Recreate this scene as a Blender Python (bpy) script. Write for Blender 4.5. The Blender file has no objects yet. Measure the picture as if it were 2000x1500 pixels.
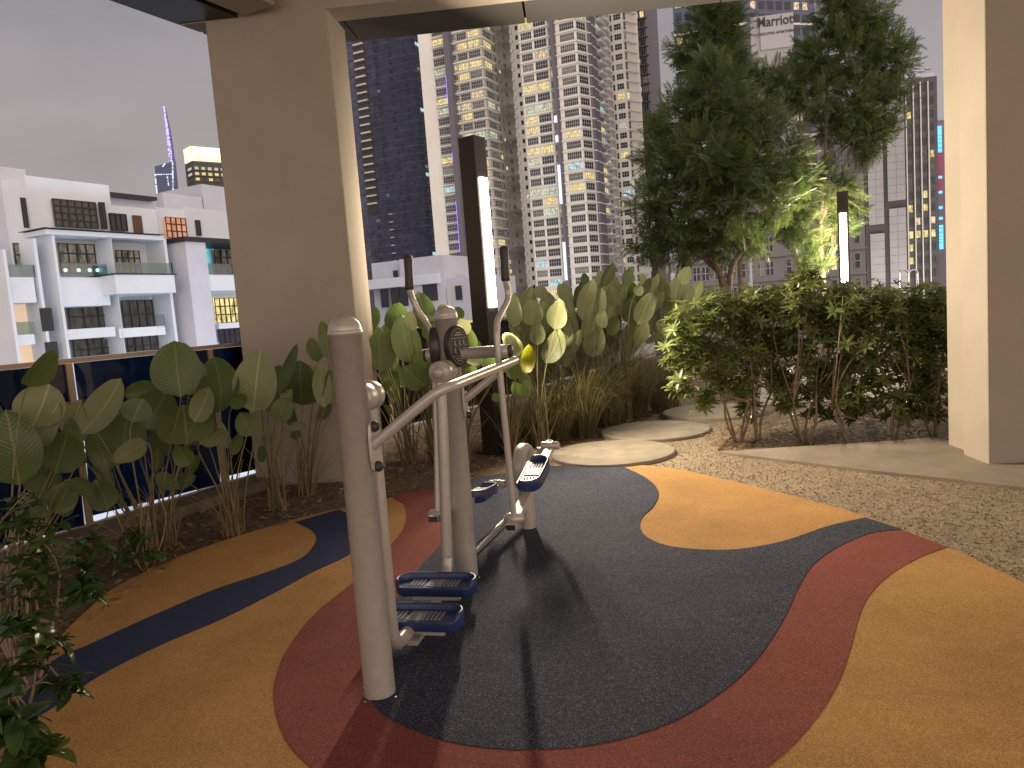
import bpy, math, random
import numpy as np
from mathutils import Vector, Matrix
random.seed(7); RNG = np.random.default_rng(7)
S = bpy.context.scene
C = S.collection
H = 1.5; F = 1450.0

# ------------------------------------------------------------- camera
_up = np.array([-1061, 14150, 1450.0]); _up /= np.linalg.norm(_up)
_z = np.array([0, 0, -1.0]); _f = _z - _z.dot(_up) * _up; _f /= np.linalg.norm(_f)
_r = np.cross(_f, _up)
M = np.array([_r, _f, _up])                       # camera axes to world axes
cam = bpy.data.objects.new('camera', bpy.data.cameras.new('camera')); C.objects.link(cam)
mw = Matrix([list(M[i]) + [0] for i in range(3)] + [[0, 0, 0, 1]]); mw.translation = (0, 0, H)
cam.matrix_world = mw
cam.data.sensor_width = 36; cam.data.lens = F / 2000 * 36
cam.data.clip_end = 6000; cam.data.clip_start = 0.05
S.camera = cam

# ------------------------------------------------------------- world (overcast city night sky)
W = bpy.data.worlds.new('World'); S.world = W; W.use_nodes = True
nt = W.node_tree; nt.nodes.clear()
def nd(nt, t, **k):
    n = nt.nodes.new(t)
    for a, b in k.items():
        if a.startswith('i_'):
            n.inputs[a[2:].replace('_', ' ')].default_value = b
        else: setattr(n, a, b)
    return n
tc = nd(nt, 'ShaderNodeTexCoord'); sx = nd(nt, 'ShaderNodeSeparateXYZ')
nt.links.new(tc.outputs['Generated'], sx.inputs[0])
mp = nd(nt, 'ShaderNodeMapping'); mp.inputs['Scale'].default_value = (1, 1, 2.6)
nt.links.new(tc.outputs['Generated'], mp.inputs[0])
no = nd(nt, 'ShaderNodeTexNoise', i_Scale=3.2, i_Detail=5.0, i_Roughness=0.5)
nt.links.new(mp.outputs[0], no.inputs['Vector'])
hr = nd(nt, 'ShaderNodeValToRGB')                 # colour by height
hr.color_ramp.elements[0].position = 0.0; hr.color_ramp.elements[0].color = (0.365, 0.33, 0.315, 1)
hr.color_ramp.elements[1].position = 0.5; hr.color_ramp.elements[1].color = (0.225, 0.213, 0.240, 1)
nt.links.new(sx.outputs['Z'], hr.inputs[0])
cr = nd(nt, 'ShaderNodeMapRange'); cr.inputs['From Min'].default_value = 0.3; cr.inputs['From Max'].default_value = 0.7
cr.inputs['To Min'].default_value = 0.92; cr.inputs['To Max'].default_value = 1.22
nt.links.new(no.outputs[0], cr.inputs['Value'])
# sky behind and right of the viewer brightened, added as unseen fill light
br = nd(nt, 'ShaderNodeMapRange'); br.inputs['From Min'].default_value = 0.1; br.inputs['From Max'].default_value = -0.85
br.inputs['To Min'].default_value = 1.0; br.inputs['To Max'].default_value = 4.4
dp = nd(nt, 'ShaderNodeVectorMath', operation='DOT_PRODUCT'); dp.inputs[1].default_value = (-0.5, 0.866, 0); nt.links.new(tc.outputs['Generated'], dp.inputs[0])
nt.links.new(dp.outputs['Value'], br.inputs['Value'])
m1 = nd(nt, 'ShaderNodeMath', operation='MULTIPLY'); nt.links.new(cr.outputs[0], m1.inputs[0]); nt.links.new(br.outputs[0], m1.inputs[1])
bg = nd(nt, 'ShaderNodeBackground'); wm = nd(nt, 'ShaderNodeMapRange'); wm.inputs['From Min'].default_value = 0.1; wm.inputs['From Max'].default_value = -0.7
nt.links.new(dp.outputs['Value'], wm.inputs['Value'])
wx = nd(nt, 'ShaderNodeMix', data_type='RGBA', blend_type='MULTIPLY'); wx.inputs[7].default_value = (1.12, 0.98, 0.80, 1)   # warm tint given to the added fill light behind the viewer
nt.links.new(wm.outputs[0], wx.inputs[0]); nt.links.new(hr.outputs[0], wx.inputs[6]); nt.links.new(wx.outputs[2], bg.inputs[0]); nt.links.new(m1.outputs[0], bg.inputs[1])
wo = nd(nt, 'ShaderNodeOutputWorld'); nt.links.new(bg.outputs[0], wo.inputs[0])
S.view_settings.view_transform = 'Standard'; S.view_settings.look = 'None'
S.view_settings.exposure = 0.28; S.view_settings.gamma = 1

LAMP_POWER = 320; LAMP_BACK = 60; LAMP_COLOR = (1.0, 0.83, 0.60)

# ------------------------------------------------------------- projection helpers
def ray(x, y): return M @ np.array([x - 1000, 750 - y, -F])
def G(x, y, z=0.0):
    d = ray(x, y); t = (z - H) / d[2]; return np.array([0, 0, H]) + t * d
def P(x, y, Y):
    d = ray(x, y); return np.array([0, 0, H]) + d * Y / d[1]
def on_line(x, y, A, dv):                          # where the ray's bearing meets the line A + t*dv
    d = ray(x, y)[:2]; m = np.array([[dv[0], -d[0]], [dv[1], -d[1]]])
    return np.linalg.solve(m, -np.array(A[:2]))[0]

# ------------------------------------------------------------- materials
MATS = {}
def mat(name, color=(0.5, 0.5, 0.5), rough=0.6, metal=0.0, noise=0.0, nscale=8.0, bump=0.0, bscale=None,
        color2=None, emit=None, estr=0.0, spec=0.5, trans=0.0, coat=0.0, detail=4.0, gen=None):
    if name in MATS: return MATS[name]
    m = bpy.data.materials.new(name); m.use_nodes = True; t = m.node_tree
    b = t.nodes['Principled BSDF']
    b.inputs['Base Color'].default_value = (*color, 1); b.inputs['Roughness'].default_value = rough
    b.inputs['Metallic'].default_value = metal; b.inputs['Specular IOR Level'].default_value = spec
    b.inputs['Coat Weight'].default_value = coat
    geo = None
    if noise or bump:
        geo = nd(t, 'ShaderNodeNewGeometry')
        n = nd(t, 'ShaderNodeTexNoise', i_Scale=nscale, i_Detail=detail, i_Roughness=0.6)
        t.links.new(geo.outputs['Position'], n.inputs['Vector'])
    if noise:
        c2 = color2 or tuple(c * (1 - noise) for c in color)
        c1 = color if color2 else tuple(min(1, c * (1 + noise)) for c in color)
        r = nd(t, 'ShaderNodeValToRGB'); r.color_ramp.elements[0].position = 0.33; r.color_ramp.elements[1].position = 0.67
        r.color_ramp.elements[0].color = (*c2, 1); r.color_ramp.elements[1].color = (*c1, 1)
        t.links.new(n.outputs[0], r.inputs[0]); t.links.new(r.outputs[0], b.inputs['Base Color'])
        if trans == 0 and rough < 0.95:
            rr = nd(t, 'ShaderNodeMapRange'); rr.inputs['To Min'].default_value = max(0.02, rough - 0.12); rr.inputs['To Max'].default_value = min(1, rough + 0.12)
            t.links.new(n.outputs[0], rr.inputs['Value']); t.links.new(rr.outputs[0], b.inputs['Roughness'])
    if bump:
        n2 = nd(t, 'ShaderNodeTexNoise', i_Scale=bscale or nscale, i_Detail=3.0)
        t.links.new(geo.outputs['Position'], n2.inputs['Vector'])
        bn = nd(t, 'ShaderNodeBump', i_Strength=min(1, bump), i_Distance=0.02)
        t.links.new(n2.outputs[0], bn.inputs['Height']); t.links.new(bn.outputs[0], b.inputs['Normal'])
    if emit:
        b.inputs['Emission Color'].default_value = (*emit, 1); b.inputs['Emission Strength'].default_value = estr
        m.cycles.emission_sampling = 'NONE'
    if trans:
        b.inputs['Transmission Weight'].default_value = trans
    MATS[name] = m; return m

def speckle(name, base, dark, light, scale, rough=0.9, bump=0.6, big=0.0, spec=0.25):
    """granules: cellular colour speckle with matching relief, plus a faint large scale wear"""
    m = bpy.data.materials.new(name); m.use_nodes = True; t = m.node_tree; b = t.nodes['Principled BSDF']
    geo = nd(t, 'ShaderNodeNewGeometry')
    v = nd(t, 'ShaderNodeTexVoronoi', i_Scale=scale); t.links.new(geo.outputs['Position'], v.inputs['Vector'])
    sp = nd(t, 'ShaderNodeSeparateColor'); t.links.new(v.outputs['Color'], sp.inputs[0])
    r = nd(t, 'ShaderNodeValToRGB'); e = r.color_ramp.elements
    e[0].position = 0.0; e[0].color = (*dark, 1); e[1].position = 1.0; e[1].color = (*light, 1)
    k = e.new(0.35); k.color = (*base, 1); k = e.new(0.75); k.color = (*[c * 1.05 for c in base], 1)
    t.links.new(sp.outputs[0], r.inputs[0])
    n = nd(t, 'ShaderNodeTexNoise', i_Scale=1.3, i_Detail=6.0, i_Roughness=0.65); t.links.new(geo.outputs['Position'], n.inputs['Vector'])
    mr = nd(t, 'ShaderNodeMapRange'); mr.inputs['From Min'].default_value = 0.3; mr.inputs['From Max'].default_value = 0.7
    mr.inputs['To Min'].default_value = 1 - big; mr.inputs['To Max'].default_value = 1 + big
    t.links.new(n.outputs[0], mr.inputs['Value'])
    mx = nd(t, 'ShaderNodeMix', data_type='RGBA', blend_type='MULTIPLY'); mx.inputs[0].default_value = 1
    t.links.new(r.outputs[0], mx.inputs[6]); t.links.new(mr.outputs[0], mx.inputs[7]); t.links.new(mx.outputs[2], b.inputs['Base Color'])
    b.inputs['Roughness'].default_value = rough; b.inputs['Specular IOR Level'].default_value = spec
    bn = nd(t, 'ShaderNodeBump', i_Strength=bump, i_Distance=0.004); t.links.new(sp.outputs[1], bn.inputs['Height'])
    t.links.new(bn.outputs[0], b.inputs['Normal'])
    MATS[name] = m; return m

def leafmat(name, c1, c2, back, trans=0.35, rough=0.4, veins=False, big=1.2, spec=0.45):
    """leaf: per-leaf colour variation, paler underside, light passing through, veins on big leaves"""
    m = bpy.data.materials.new(name); m.use_nodes = True; t = m.node_tree; b = t.nodes['Principled BSDF']
    geo = nd(t, 'ShaderNodeNewGeometry')
    n = nd(t, 'ShaderNodeTexNoise', i_Scale=big, i_Detail=2.0); t.links.new(geo.outputs['Position'], n.inputs['Vector'])
    ad = nd(t, 'ShaderNodeMath', operation='ADD'); t.links.new(n.outputs[0], ad.inputs[0])
    ml = nd(t, 'ShaderNodeMath', operation='MULTIPLY_ADD'); ml.inputs[1].default_value = 0.5; ml.inputs[2].default_value = -0.25
    t.links.new(geo.outputs['Random Per Island'], ml.inputs[0]); t.links.new(ml.outputs[0], ad.inputs[1])
    r = nd(t, 'ShaderNodeValToRGB'); r.color_ramp.elements[0].position = 0.28; r.color_ramp.elements[1].position = 0.74
    r.color_ramp.elements[0].color = (*c1, 1); r.color_ramp.elements[1].color = (*c2, 1)
    t.links.new(ad.outputs[0], r.inputs[0])
    mx = nd(t, 'ShaderNodeMix', data_type='RGBA'); t.links.new(geo.outputs['Backfacing'], mx.inputs[0])
    t.links.new(r.outputs[0], mx.inputs[6]); mx.inputs[7].default_value = (*back, 1)
    col = mx.outputs[2]
    if veins:
        uv = nd(t, 'ShaderNodeUVMap'); s = nd(t, 'ShaderNodeSeparateXYZ'); t.links.new(uv.outputs[0], s.inputs[0])
        ab = nd(t, 'ShaderNodeMath', operation='ABSOLUTE'); t.links.new(s.outputs['Y'], ab.inputs[0])
        k1 = nd(t, 'ShaderNodeMath', operation='MULTIPLY_ADD'); k1.inputs[1].default_value = -26.0; t.links.new(ab.outputs[0], k1.inputs[0])
        k2 = nd(t, 'ShaderNodeMath', operation='MULTIPLY'); k2.inputs[1].default_value = 105.0; t.links.new(s.outputs['X'], k2.inputs[0]); t.links.new(k2.outputs[0], k1.inputs[2])
        si = nd(t, 'ShaderNodeMath', operation='SINE'); t.links.new(k1.outputs[0], si.inputs[0])
        bn = nd(t, 'ShaderNodeBump', i_Strength=0.15, i_Distance=0.006); t.links.new(si.outputs[0], bn.inputs['Height']); t.links.new(bn.outputs[0], b.inputs['Normal'])
        rib = nd(t, 'ShaderNodeMapRange'); rib.inputs['From Min'].default_value = 0.015; rib.inputs['From Max'].default_value = 0.045
        rib.inputs['To Min'].default_value = 0.5; rib.inputs['To Max'].default_value = 0.0; t.links.new(ab.outputs[0], rib.inputs['Value'])
        m2 = nd(t, 'ShaderNodeMix', data_type='RGBA'); t.links.new(rib.outputs[0], m2.inputs[0]); t.links.new(col, m2.inputs[6])
        m2.inputs[7].default_value = (min(1, c2[0] * 2 + .05), min(1, c2[1] * 1.7 + .05), c2[2] * 1.5 + .03, 1); col = m2.outputs[2]
        sv = nd(t, 'ShaderNodeMapRange'); sv.inputs['From Min'].default_value = -1; sv.inputs['From Max'].default_value = 1
        sv.inputs['To Min'].default_value = 0.93; sv.inputs['To Max'].default_value = 1.03; t.links.new(si.outputs[0], sv.inputs['Value'])
        m3 = nd(t, 'ShaderNodeMix', data_type='RGBA', blend_type='MULTIPLY'); m3.inputs[0].default_value = 1
        t.links.new(col, m3.inputs[6]); t.links.new(sv.outputs[0], m3.inputs[7]); col = m3.outputs[2]
    t.links.new(col, b.inputs['Base Color']); b.inputs['Roughness'].default_value = rough; b.inputs['Specular IOR Level'].default_value = spec
    tr = nd(t, 'ShaderNodeBsdfTranslucent'); hs = nd(t, 'ShaderNodeHueSaturation', i_Saturation=1.08, i_Value=1.65)
    t.links.new(r.outputs[0], hs.inputs['Color']); t.links.new(hs.outputs[0], tr.inputs[0])
    ms = nd(t, 'ShaderNodeMixShader'); ms.inputs[0].default_value = trans
    t.links.new(b.outputs[0], ms.inputs[1]); t.links.new(tr.outputs[0], ms.inputs[2])
    t.links.new(ms.outputs[0], t.nodes['Material Output'].inputs[0])
    MATS[name] = m; return m

def lit(name, c1, c2, strength, scale=1.5):
    """a lit room behind a window: uneven curtains and furniture shapes"""
    m = bpy.data.materials.new(name); m.use_nodes = True; t = m.node_tree; b = t.nodes['Principled BSDF']
    geo = nd(t, 'ShaderNodeNewGeometry'); mpn = nd(t, 'ShaderNodeMapping'); mpn.inputs['Scale'].default_value = (1.6, 1.6, 0.6)
    t.links.new(geo.outputs['Position'], mpn.inputs[0])
    n = nd(t, 'ShaderNodeTexNoise', i_Scale=scale, i_Detail=4.0, i_Roughness=0.75); t.links.new(mpn.outputs[0], n.inputs['Vector'])
    r = nd(t, 'ShaderNodeValToRGB'); r.color_ramp.elements[0].position = 0.4; r.color_ramp.elements[1].position = 0.56
    r.color_ramp.elements[0].color = (*c1, 1); r.color_ramp.elements[1].color = (*c2, 1)
    t.links.new(n.outputs[0], r.inputs[0]); t.links.new(r.outputs[0], b.inputs['Emission Color'])
    b.inputs['Emission Strength'].default_value = strength; b.inputs['Base Color'].default_value = (.03, .03, .03, 1)
    m.cycles.emission_sampling = 'NONE'; MATS[name] = m; return m

beige = mat('beige_render', (0.32, 0.275, 0.222), 0.75, noise=0.07, nscale=1.6, bump=0.12, bscale=60)
soffit_dark = mat('soffit_panel_paint', (0.036, 0.033, 0.030), 0.8, noise=0.05, nscale=2)
soffit_black = mat('soffit_panel_dark', (0.028, 0.026, 0.022), 0.5)
metal = mat('silver_paint', (0.48, 0.45, 0.41), 0.38, metal=0.3, noise=0.05, nscale=25, bump=0.05, bscale=220)
steel = mat('bright_steel', (0.62, 0.60, 0.60), 0.2, metal=1.0)
rubber_black = mat('black_rubber', (0.03, 0.025, 0.025), 0.5)
blue_plastic = mat('blue_plastic', (0.022, 0.04, 0.13), 0.38, noise=0.08, nscale=60)
pad_steel = mat('pad_print', (0.26, 0.26, 0.28), 0.4, metal=0.2)
sign_dark = mat('sign_dark', (0.045, 0.04, 0.038), 0.35, metal=0.3)
sign_light = mat('sign_relief', (0.32, 0.30, 0.27), 0.4, metal=0.4)
lamp_body = mat('dark_bronze_powder_coat', (0.035, 0.028, 0.024), 0.42, metal=0.4, noise=0.08, nscale=20)
lampglow = mat('lamp_diffuser', (0.9, 0.9, 0.85), 0.5, emit=(1.0, 0.9, 0.74), estr=14)
yellow_r = speckle('yellow_rubber', (0.43, 0.235, 0.080), (0.26, 0.14, 0.045), (0.60, 0.37, 0.15), 300, big=0.20)
red_r = speckle('red_rubber', (0.23, 0.062, 0.048), (0.12, 0.032, 0.026), (0.36, 0.13, 0.10), 300, big=0.20)
blue_r = speckle('grey_blue_rubber', (0.027, 0.034, 0.060), (0.010, 0.012, 0.025), (0.18, 0.185, 0.225), 300, big=0.22)
navy_r = speckle('navy_rubber', (0.024, 0.034, 0.092), (0.014, 0.018, 0.045), (0.05, 0.06, 0.13), 300, big=0.15)
gravel_m = speckle('gravel', (0.27, 0.212, 0.145), (0.13, 0.10, 0.068), (0.42, 0.345, 0.25), 130, bump=1.0, big=0.15)
pebble_m = leafmat('pebble', (0.17, 0.128, 0.082), (0.42, 0.335, 0.235), (0.3, 0.25, 0.2), trans=0.0, rough=0.8, big=20)
soil_m = mat('mulch', (0.12, 0.078, 0.045), 0.95, noise=0.6, nscale=30, bump=1.0, bscale=45)
litter_m = leafmat('dry_leaf', (0.10, 0.055, 0.025), (0.33, 0.22, 0.11), (0.25, 0.17, 0.09), trans=0.1, rough=0.7, big=8)
concrete = mat('concrete_paving', (0.23, 0.19, 0.15), 0.8, noise=0.18, nscale=3.0, bump=0.25, bscale=90, detail=8)
stone_m = mat('cast_stone', (0.23, 0.20, 0.15), 0.8, noise=0.20, nscale=5.0, bump=0.25, bscale=50, detail=8)
kerb_m = mat('kerb_stone', (0.16, 0.125, 0.095), 0.8, noise=0.2, nscale=4, bump=0.3, bscale=40)
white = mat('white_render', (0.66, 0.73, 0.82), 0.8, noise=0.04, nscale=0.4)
white_grey = mat('white_render_grey', (0.53, 0.56, 0.64), 0.8, noise=0.06, nscale=0.4)  # greyer variant of the white render
black_trim = mat('black_trim', (0.02, 0.02, 0.025), 0.5)
condo = mat('condo_paint', (0.74, 0.72, 0.67), 0.8, noise=0.06, nscale=0.08)
condo2 = mat('condo_grey', (0.58, 0.58, 0.58), 0.8, noise=0.06, nscale=0.08)
fin_m = mat('facade_fin', (0.13, 0.12, 0.15), 0.6)
frame_m = mat('window_frame', (0.42, 0.42, 0.43), 0.5)
glass = mat('dark_window_glass', (0.028, 0.03, 0.04), 0.15, spec=0.35, noise=0.3, nscale=0.5)
navy_wall = mat('netted_facade', (0.085, 0.092, 0.145), 0.75, noise=0.40, nscale=0.35, detail=8)
navy_wall2 = mat('netted_facade_side', (0.12, 0.14, 0.24), 0.6, noise=0.25, nscale=0.5, detail=8)
bluegl = mat('blue_curtain_wall', (0.055, 0.07, 0.13), 0.25, spec=0.5, noise=0.15, nscale=0.3)
greypanel = mat('grey_cladding', (0.30, 0.29, 0.30), 0.6, noise=0.06, nscale=0.3)
gold = lit('crown_lights', (0.9, 0.55, 0.18), (1.0, 0.93, 0.75), 1.3, 0.35)
L_Y = lit('room_yellow', (0.30, 0.20, 0.05), (1.0, 0.80, 0.32), 1.0)
L_W = lit('room_warm', (0.22, 0.12, 0.05), (1.0, 0.78, 0.50), 0.85)
L_C = lit('room_cyan', (0.10, 0.20, 0.22), (0.62, 0.95, 1.0), 0.85)
L_G = lit('room_pale', (0.16, 0.17, 0.10), (0.85, 0.92, 0.66), 0.75)
L_D = lit('room_dim', (0.03, 0.03, 0.035), (0.20, 0.16, 0.11), 0.8)
L_O = lit('room_orange', (0.65, 0.22, 0.10), (0.95, 0.42, 0.22), 0.65, 0.4)
L_T = lit('room_teal', (0.05, 0.35, 0.40), (0.20, 0.75, 0.85), 0.7, 0.3)
L_N = lit('room_night', (0.006, 0.007, 0.009), (0.07, 0.065, 0.05), 0.5, 2.2)
L_P = lit('room_dusk', (0.012, 0.014, 0.018), (0.16, 0.12, 0.08), 0.55, 1.2)
ledblue = mat('led_blue', (0, 0, 0), emit=(0.05, 0.30, 1.0), estr=2.2)
ledcyan = mat('led_cyan', (0, 0, 0), emit=(0.15, 0.75, 1.0), estr=1.6)
ledred = mat('led_red', (0, 0, 0), emit=(0.75, 0.04, 0.12), estr=0.55)
ledwhite = mat('led_white', (0, 0, 0), emit=(0.62, 0.72, 1.0), estr=1.5)
ledviolet = mat('led_violet', (0, 0, 0), emit=(0.28, 0.25, 1.0), estr=1.3)
rail_m = mat('bronze_rail', (0.34, 0.25, 0.17), 0.4, metal=0.5)

gt = mat('tinted_balustrade_glass', (0.1, 0.2, 0.3), 0.05); t = gt.node_tree
tb = nd(t, 'ShaderNodeBsdfTransparent'); tb.inputs[0].default_value = (0.022, 0.075, 0.13, 1)
gb = nd(t, 'ShaderNodeBsdfGlossy', i_Roughness=0.02); gb.inputs[0].default_value = (0.8, 0.8, 0.8, 1)
fr = nd(t, 'ShaderNodeFresnel', i_IOR=1.5); ms = nd(t, 'ShaderNodeMixShader')
t.links.new(fr.outputs[0], ms.inputs[0]); t.links.new(tb.outputs[0], ms.inputs[1]); t.links.new(gb.outputs[0], ms.inputs[2])
t.links.new(ms.outputs[0], t.nodes['Material Output'].inputs[0])
gc = mat('clear_balustrade_glass', (0.1, 0.2, 0.3), 0.05); t = gc.node_tree
tb = nd(t, 'ShaderNodeBsdfTransparent'); tb.inputs[0].default_value = (0.45, 0.58, 0.58, 1)
gb = nd(t, 'ShaderNodeBsdfGlossy', i_Roughness=0.03); ms = nd(t, 'ShaderNodeMixShader'); ms.inputs[0].default_value = 0.12
t.links.new(tb.outputs[0], ms.inputs[1]); t.links.new(gb.outputs[0], ms.inputs[2])
t.links.new(ms.outputs[0], t.nodes['Material Output'].inputs[0])

big_green = leafmat('broad_leaf', (0.065, 0.100, 0.030), (0.135, 0.180, 0.060), (0.18, 0.185, 0.115), trans=0.30, rough=0.38, veins=True)
big_back = leafmat('broad_leaf_underside', (0.16, 0.185, 0.085), (0.30, 0.32, 0.165), (0.12, 0.16, 0.06), trans=0.25, rough=0.5, veins=True)
big_bright = leafmat('broad_leaf_bright', (0.080, 0.130, 0.035), (0.14, 0.195, 0.055), (0.16, 0.19, 0.08), trans=0.38, rough=0.35, veins=True)  # brighter, more translucent variant of the broad leaf
big_yellow = leafmat('broad_leaf_yellowing', (0.11, 0.16, 0.02), (0.30, 0.27, 0.02), (0.26, 0.25, 0.05), trans=0.38, rough=0.4, veins=True, big=9)
stem_m = leafmat('stem', (0.12, 0.10, 0.04), (0.24, 0.19, 0.085), (0.2, 0.15, 0.07), trans=0.05, rough=0.6)
straw_m = leafmat('dry_sheath', (0.13, 0.085, 0.04), (0.34, 0.25, 0.12), (0.3, 0.2, 0.1), trans=0.1, rough=0.7)
grass_m = leafmat('fountain_grass', (0.075, 0.085, 0.030), (0.22, 0.175, 0.085), (0.15, 0.14, 0.06), trans=0.25, rough=0.55, big=3)
sche_m = leafmat('umbrella_leaf', (0.070, 0.105, 0.030), (0.21, 0.245, 0.080), (0.16, 0.19, 0.07), trans=0.28, rough=0.3, big=3.5)
bush_m = leafmat('shrub_leaf', (0.030, 0.065, 0.014), (0.075, 0.125, 0.030), (0.06, 0.09, 0.03), trans=0.25, rough=0.25, big=5)
tree_m = leafmat('feather_leaf', (0.050, 0.085, 0.026), (0.135, 0.190, 0.055), (0.10, 0.13, 0.04), trans=0.30, rough=0.45, big=1.6)
bark_m = mat('bark', (0.17, 0.125, 0.085), 0.9, noise=0.35, nscale=14, bump=0.6, bscale=35)
twig_m = mat('woody_stem', (0.24, 0.18, 0.12), 0.85, noise=0.3, nscale=20)
orange_leaf = mat('orange_leaf', (0.42, 0.20, 0.04), 0.6)

# ------------------------------------------------------------- mesh helper
def nrm(v): v = np.array(v, float); return v / (np.linalg.norm(v) + 1e-12)
class MB:
    def __init__(s): s.v = []; s.f = []; s.m = []; s.sm = []; s.uv = []; s.n = 0; s.has = False
    def add(s, V, Fa, mi=0, smooth=False, uv=None):
        V = np.asarray(V, float).reshape(-1, 3)
        for k, fc in enumerate(Fa):
            s.f.append([i + s.n for i in fc]); s.m.append(mi); s.sm.append(smooth)
            s.uv.append([uv[i] for i in fc] if uv is not None else None)
        if uv is not None: s.has = True
        s.v.append(V); s.n += len(V); return s
    def obox(s, c, a, b, d, mi=0):                 # centre and three half vectors
        c, a, b, d = [np.array(q, float) for q in (c, a, b, d)]
        if np.dot(np.cross(a, b), d) < 0: a = -a
        V = [c + i * a + j * b + k * d for k in (-1, 1) for j in (-1, 1) for i in (-1, 1)]
        return s.add(V, [(0, 2, 3, 1), (4, 5, 7, 6), (0, 1, 5, 4), (2, 6, 7, 3), (0, 4, 6, 2), (1, 3, 7, 5)], mi)
    def seg(s, A, B, w, h, mi=0, upv=(0, 0, 1)):   # rectangular bar from A to B
        A, B = np.array(A, float), np.array(B, float); d = B - A; u = nrm(d); side = nrm(np.cross(u, upv)); up = np.cross(side, u)
        return s.obox((A + B) / 2, d / 2, side * w / 2, up * h / 2, mi)
    def tube(s, pts, r, n=14, mi=0, cap=True, smooth=True):
        pts = np.array(pts, float); k = len(pts); r = np.full(k, r) if np.isscalar(r) else np.array(r, float)
        T = np.gradient(pts, axis=0); T /= np.linalg.norm(T, axis=1)[:, None] + 1e-12
        a = np.array([0, 0, 1.0]) if abs(T[0][2]) < 0.9 else np.array([1.0, 0, 0]); V = []
        a = nrm(a - a.dot(T[0]) * T[0])
        for i in range(k):
            a = nrm(a - a.dot(T[i]) * T[i]); b = np.cross(T[i], a)
            for j in range(n):
                q = 2 * math.pi * j / n; V.append(pts[i] + r[i] * (math.cos(q) * a + math.sin(q) * b))
        Fa = [(i * n + j, i * n + (j + 1) % n, (i + 1) * n + (j + 1) % n, (i + 1) * n + j) for i in range(k - 1) for j in range(n)]
        s.add(V, Fa, mi, smooth)
        if cap: s.add(V, [tuple(range(n))[::-1], tuple(range((k - 1) * n, k * n))], mi)
        return s
    def lathe(s, o, ax, prof, n=28, mi=0, smooth=True):   # prof: (radius, distance along the axis)
        o = np.array(o, float); ax = nrm(ax); a = np.array([1.0, 0, 0]) if abs(ax[0]) < .9 else np.array([0, 1.0, 0])
        a = nrm(a - a.dot(ax) * ax); b = np.cross(ax, a); V = []
        for (rr, hh) in prof:
            for j in range(n):
                q = 2 * math.pi * j / n; V.append(o + ax * hh + max(rr, 1e-5) * (math.cos(q) * a + math.sin(q) * b))
        k = len(prof)
        return s.add(V, [(i * n + j, i * n + (j + 1) % n, (i + 1) * n + (j + 1) % n, (i + 1) * n + j) for i in range(k - 1) for j in range(n)], mi, smooth)
    def prism(s, poly, z0, z1, mi=0):
        n = len(poly); V = [(p[0], p[1], z1) for p in poly] + [(p[0], p[1], z0) for p in poly]
        area = sum(poly[i][0] * poly[(i + 1) % n][1] - poly[(i + 1) % n][0] * poly[i][1] for i in range(n))
        o = list(range(n)) if area > 0 else list(range(n))[::-1]
        Fa = [tuple(o), tuple(i + n for i in o[::-1])] + [(o[(i + 1) % n], o[i], o[i] + n, o[(i + 1) % n] + n) for i in range(n)]
        return s.add(V, Fa, mi)
    def inst(s, TV, TF, mats, mi=0, smooth=False):  # stamp a template at many 3x4 transforms
        TV = np.array(TV, float); mats = np.array(mats, float)
        V = np.einsum('nij,kj->nki', mats[:, :, :3], TV) + mats[:, None, :, 3]
        k = len(TV); base = s.n
        for i in range(len(mats)):
            o = base + i * k
            s.f.extend([[q + o for q in fc] for fc in TF])
        c = len(mats) * len(TF); s.m.extend([mi] * c); s.sm.extend([smooth] * c); s.uv.extend([None] * c)
        s.v.append(V.reshape(-1, 3)); s.n += len(mats) * k; return s
    def build(s, name, mats, parent=None, root=None):
        o0 = np.array(root_loc(parent)) if parent is not None else np.array(root if root is not None else (0, 0, 0), float)
        V = np.concatenate(s.v) - o0; me = bpy.data.meshes.new(name)
        me.from_pydata(V.tolist(), [], s.f)
        for m in (mats if isinstance(mats, (list, tuple)) else [mats]): me.materials.append(m)
        me.polygons.foreach_set('material_index', s.m); me.polygons.foreach_set('use_smooth', s.sm)
        if s.has:
            l = me.uv_layers.new(name='UVMap'); flat = []
            for fc, u in zip(s.f, s.uv): flat.extend([c for q in (u or [(0, 0)] * len(fc)) for c in q])
            l.data.foreach_set('uv', flat)
        me.update(); o = bpy.data.objects.new(name, me); C.objects.link(o)
        if parent is not None: o.parent = parent; o.location = (0, 0, 0)
        else: o.location = tuple(o0)
        return o
def root_loc(o):
    p = np.zeros(3)
    while o is not None: p += np.array(o.location); o = o.parent
    return p
def tag(o, label, cat, group=None):
    o['label'] = label; o['category'] = cat
    if group: o['group'] = group
    return o
def thing(name, loc, label, cat, group=None):
    o = bpy.data.objects.new(name, None); C.objects.link(o); o.location = tuple(float(q) for q in loc); o.empty_display_size = 0.1
    return tag(o, label, cat, group)
def struct(o, kind='structure'): o['kind'] = kind; return o
def spline(pts, k=8, closed=False):
    pts = [np.array(p, float) for p in pts]; n = len(pts); out = []
    for i in range(n if closed else n - 1):
        g = (lambda j: pts[j % n]) if closed else (lambda j: pts[min(max(j, 0), n - 1)])
        p0, p1, p2, p3 = g(i - 1), g(i), g(i + 1), g(i + 2)
        for j in range(k):
            t = j / k
            out.append(0.5 * ((2 * p1) + (p2 - p0) * t + (2 * p0 - 5 * p1 + 4 * p2 - p3) * t * t + (3 * p1 - p0 - 3 * p2 + p3) * t ** 3))
    if not closed: out.append(pts[-1])
    return out
def ground(pts, k=8, smooth=True):
    q = [G(*p)[:2] for p in pts]; return spline(q, k) if smooth else q

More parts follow.
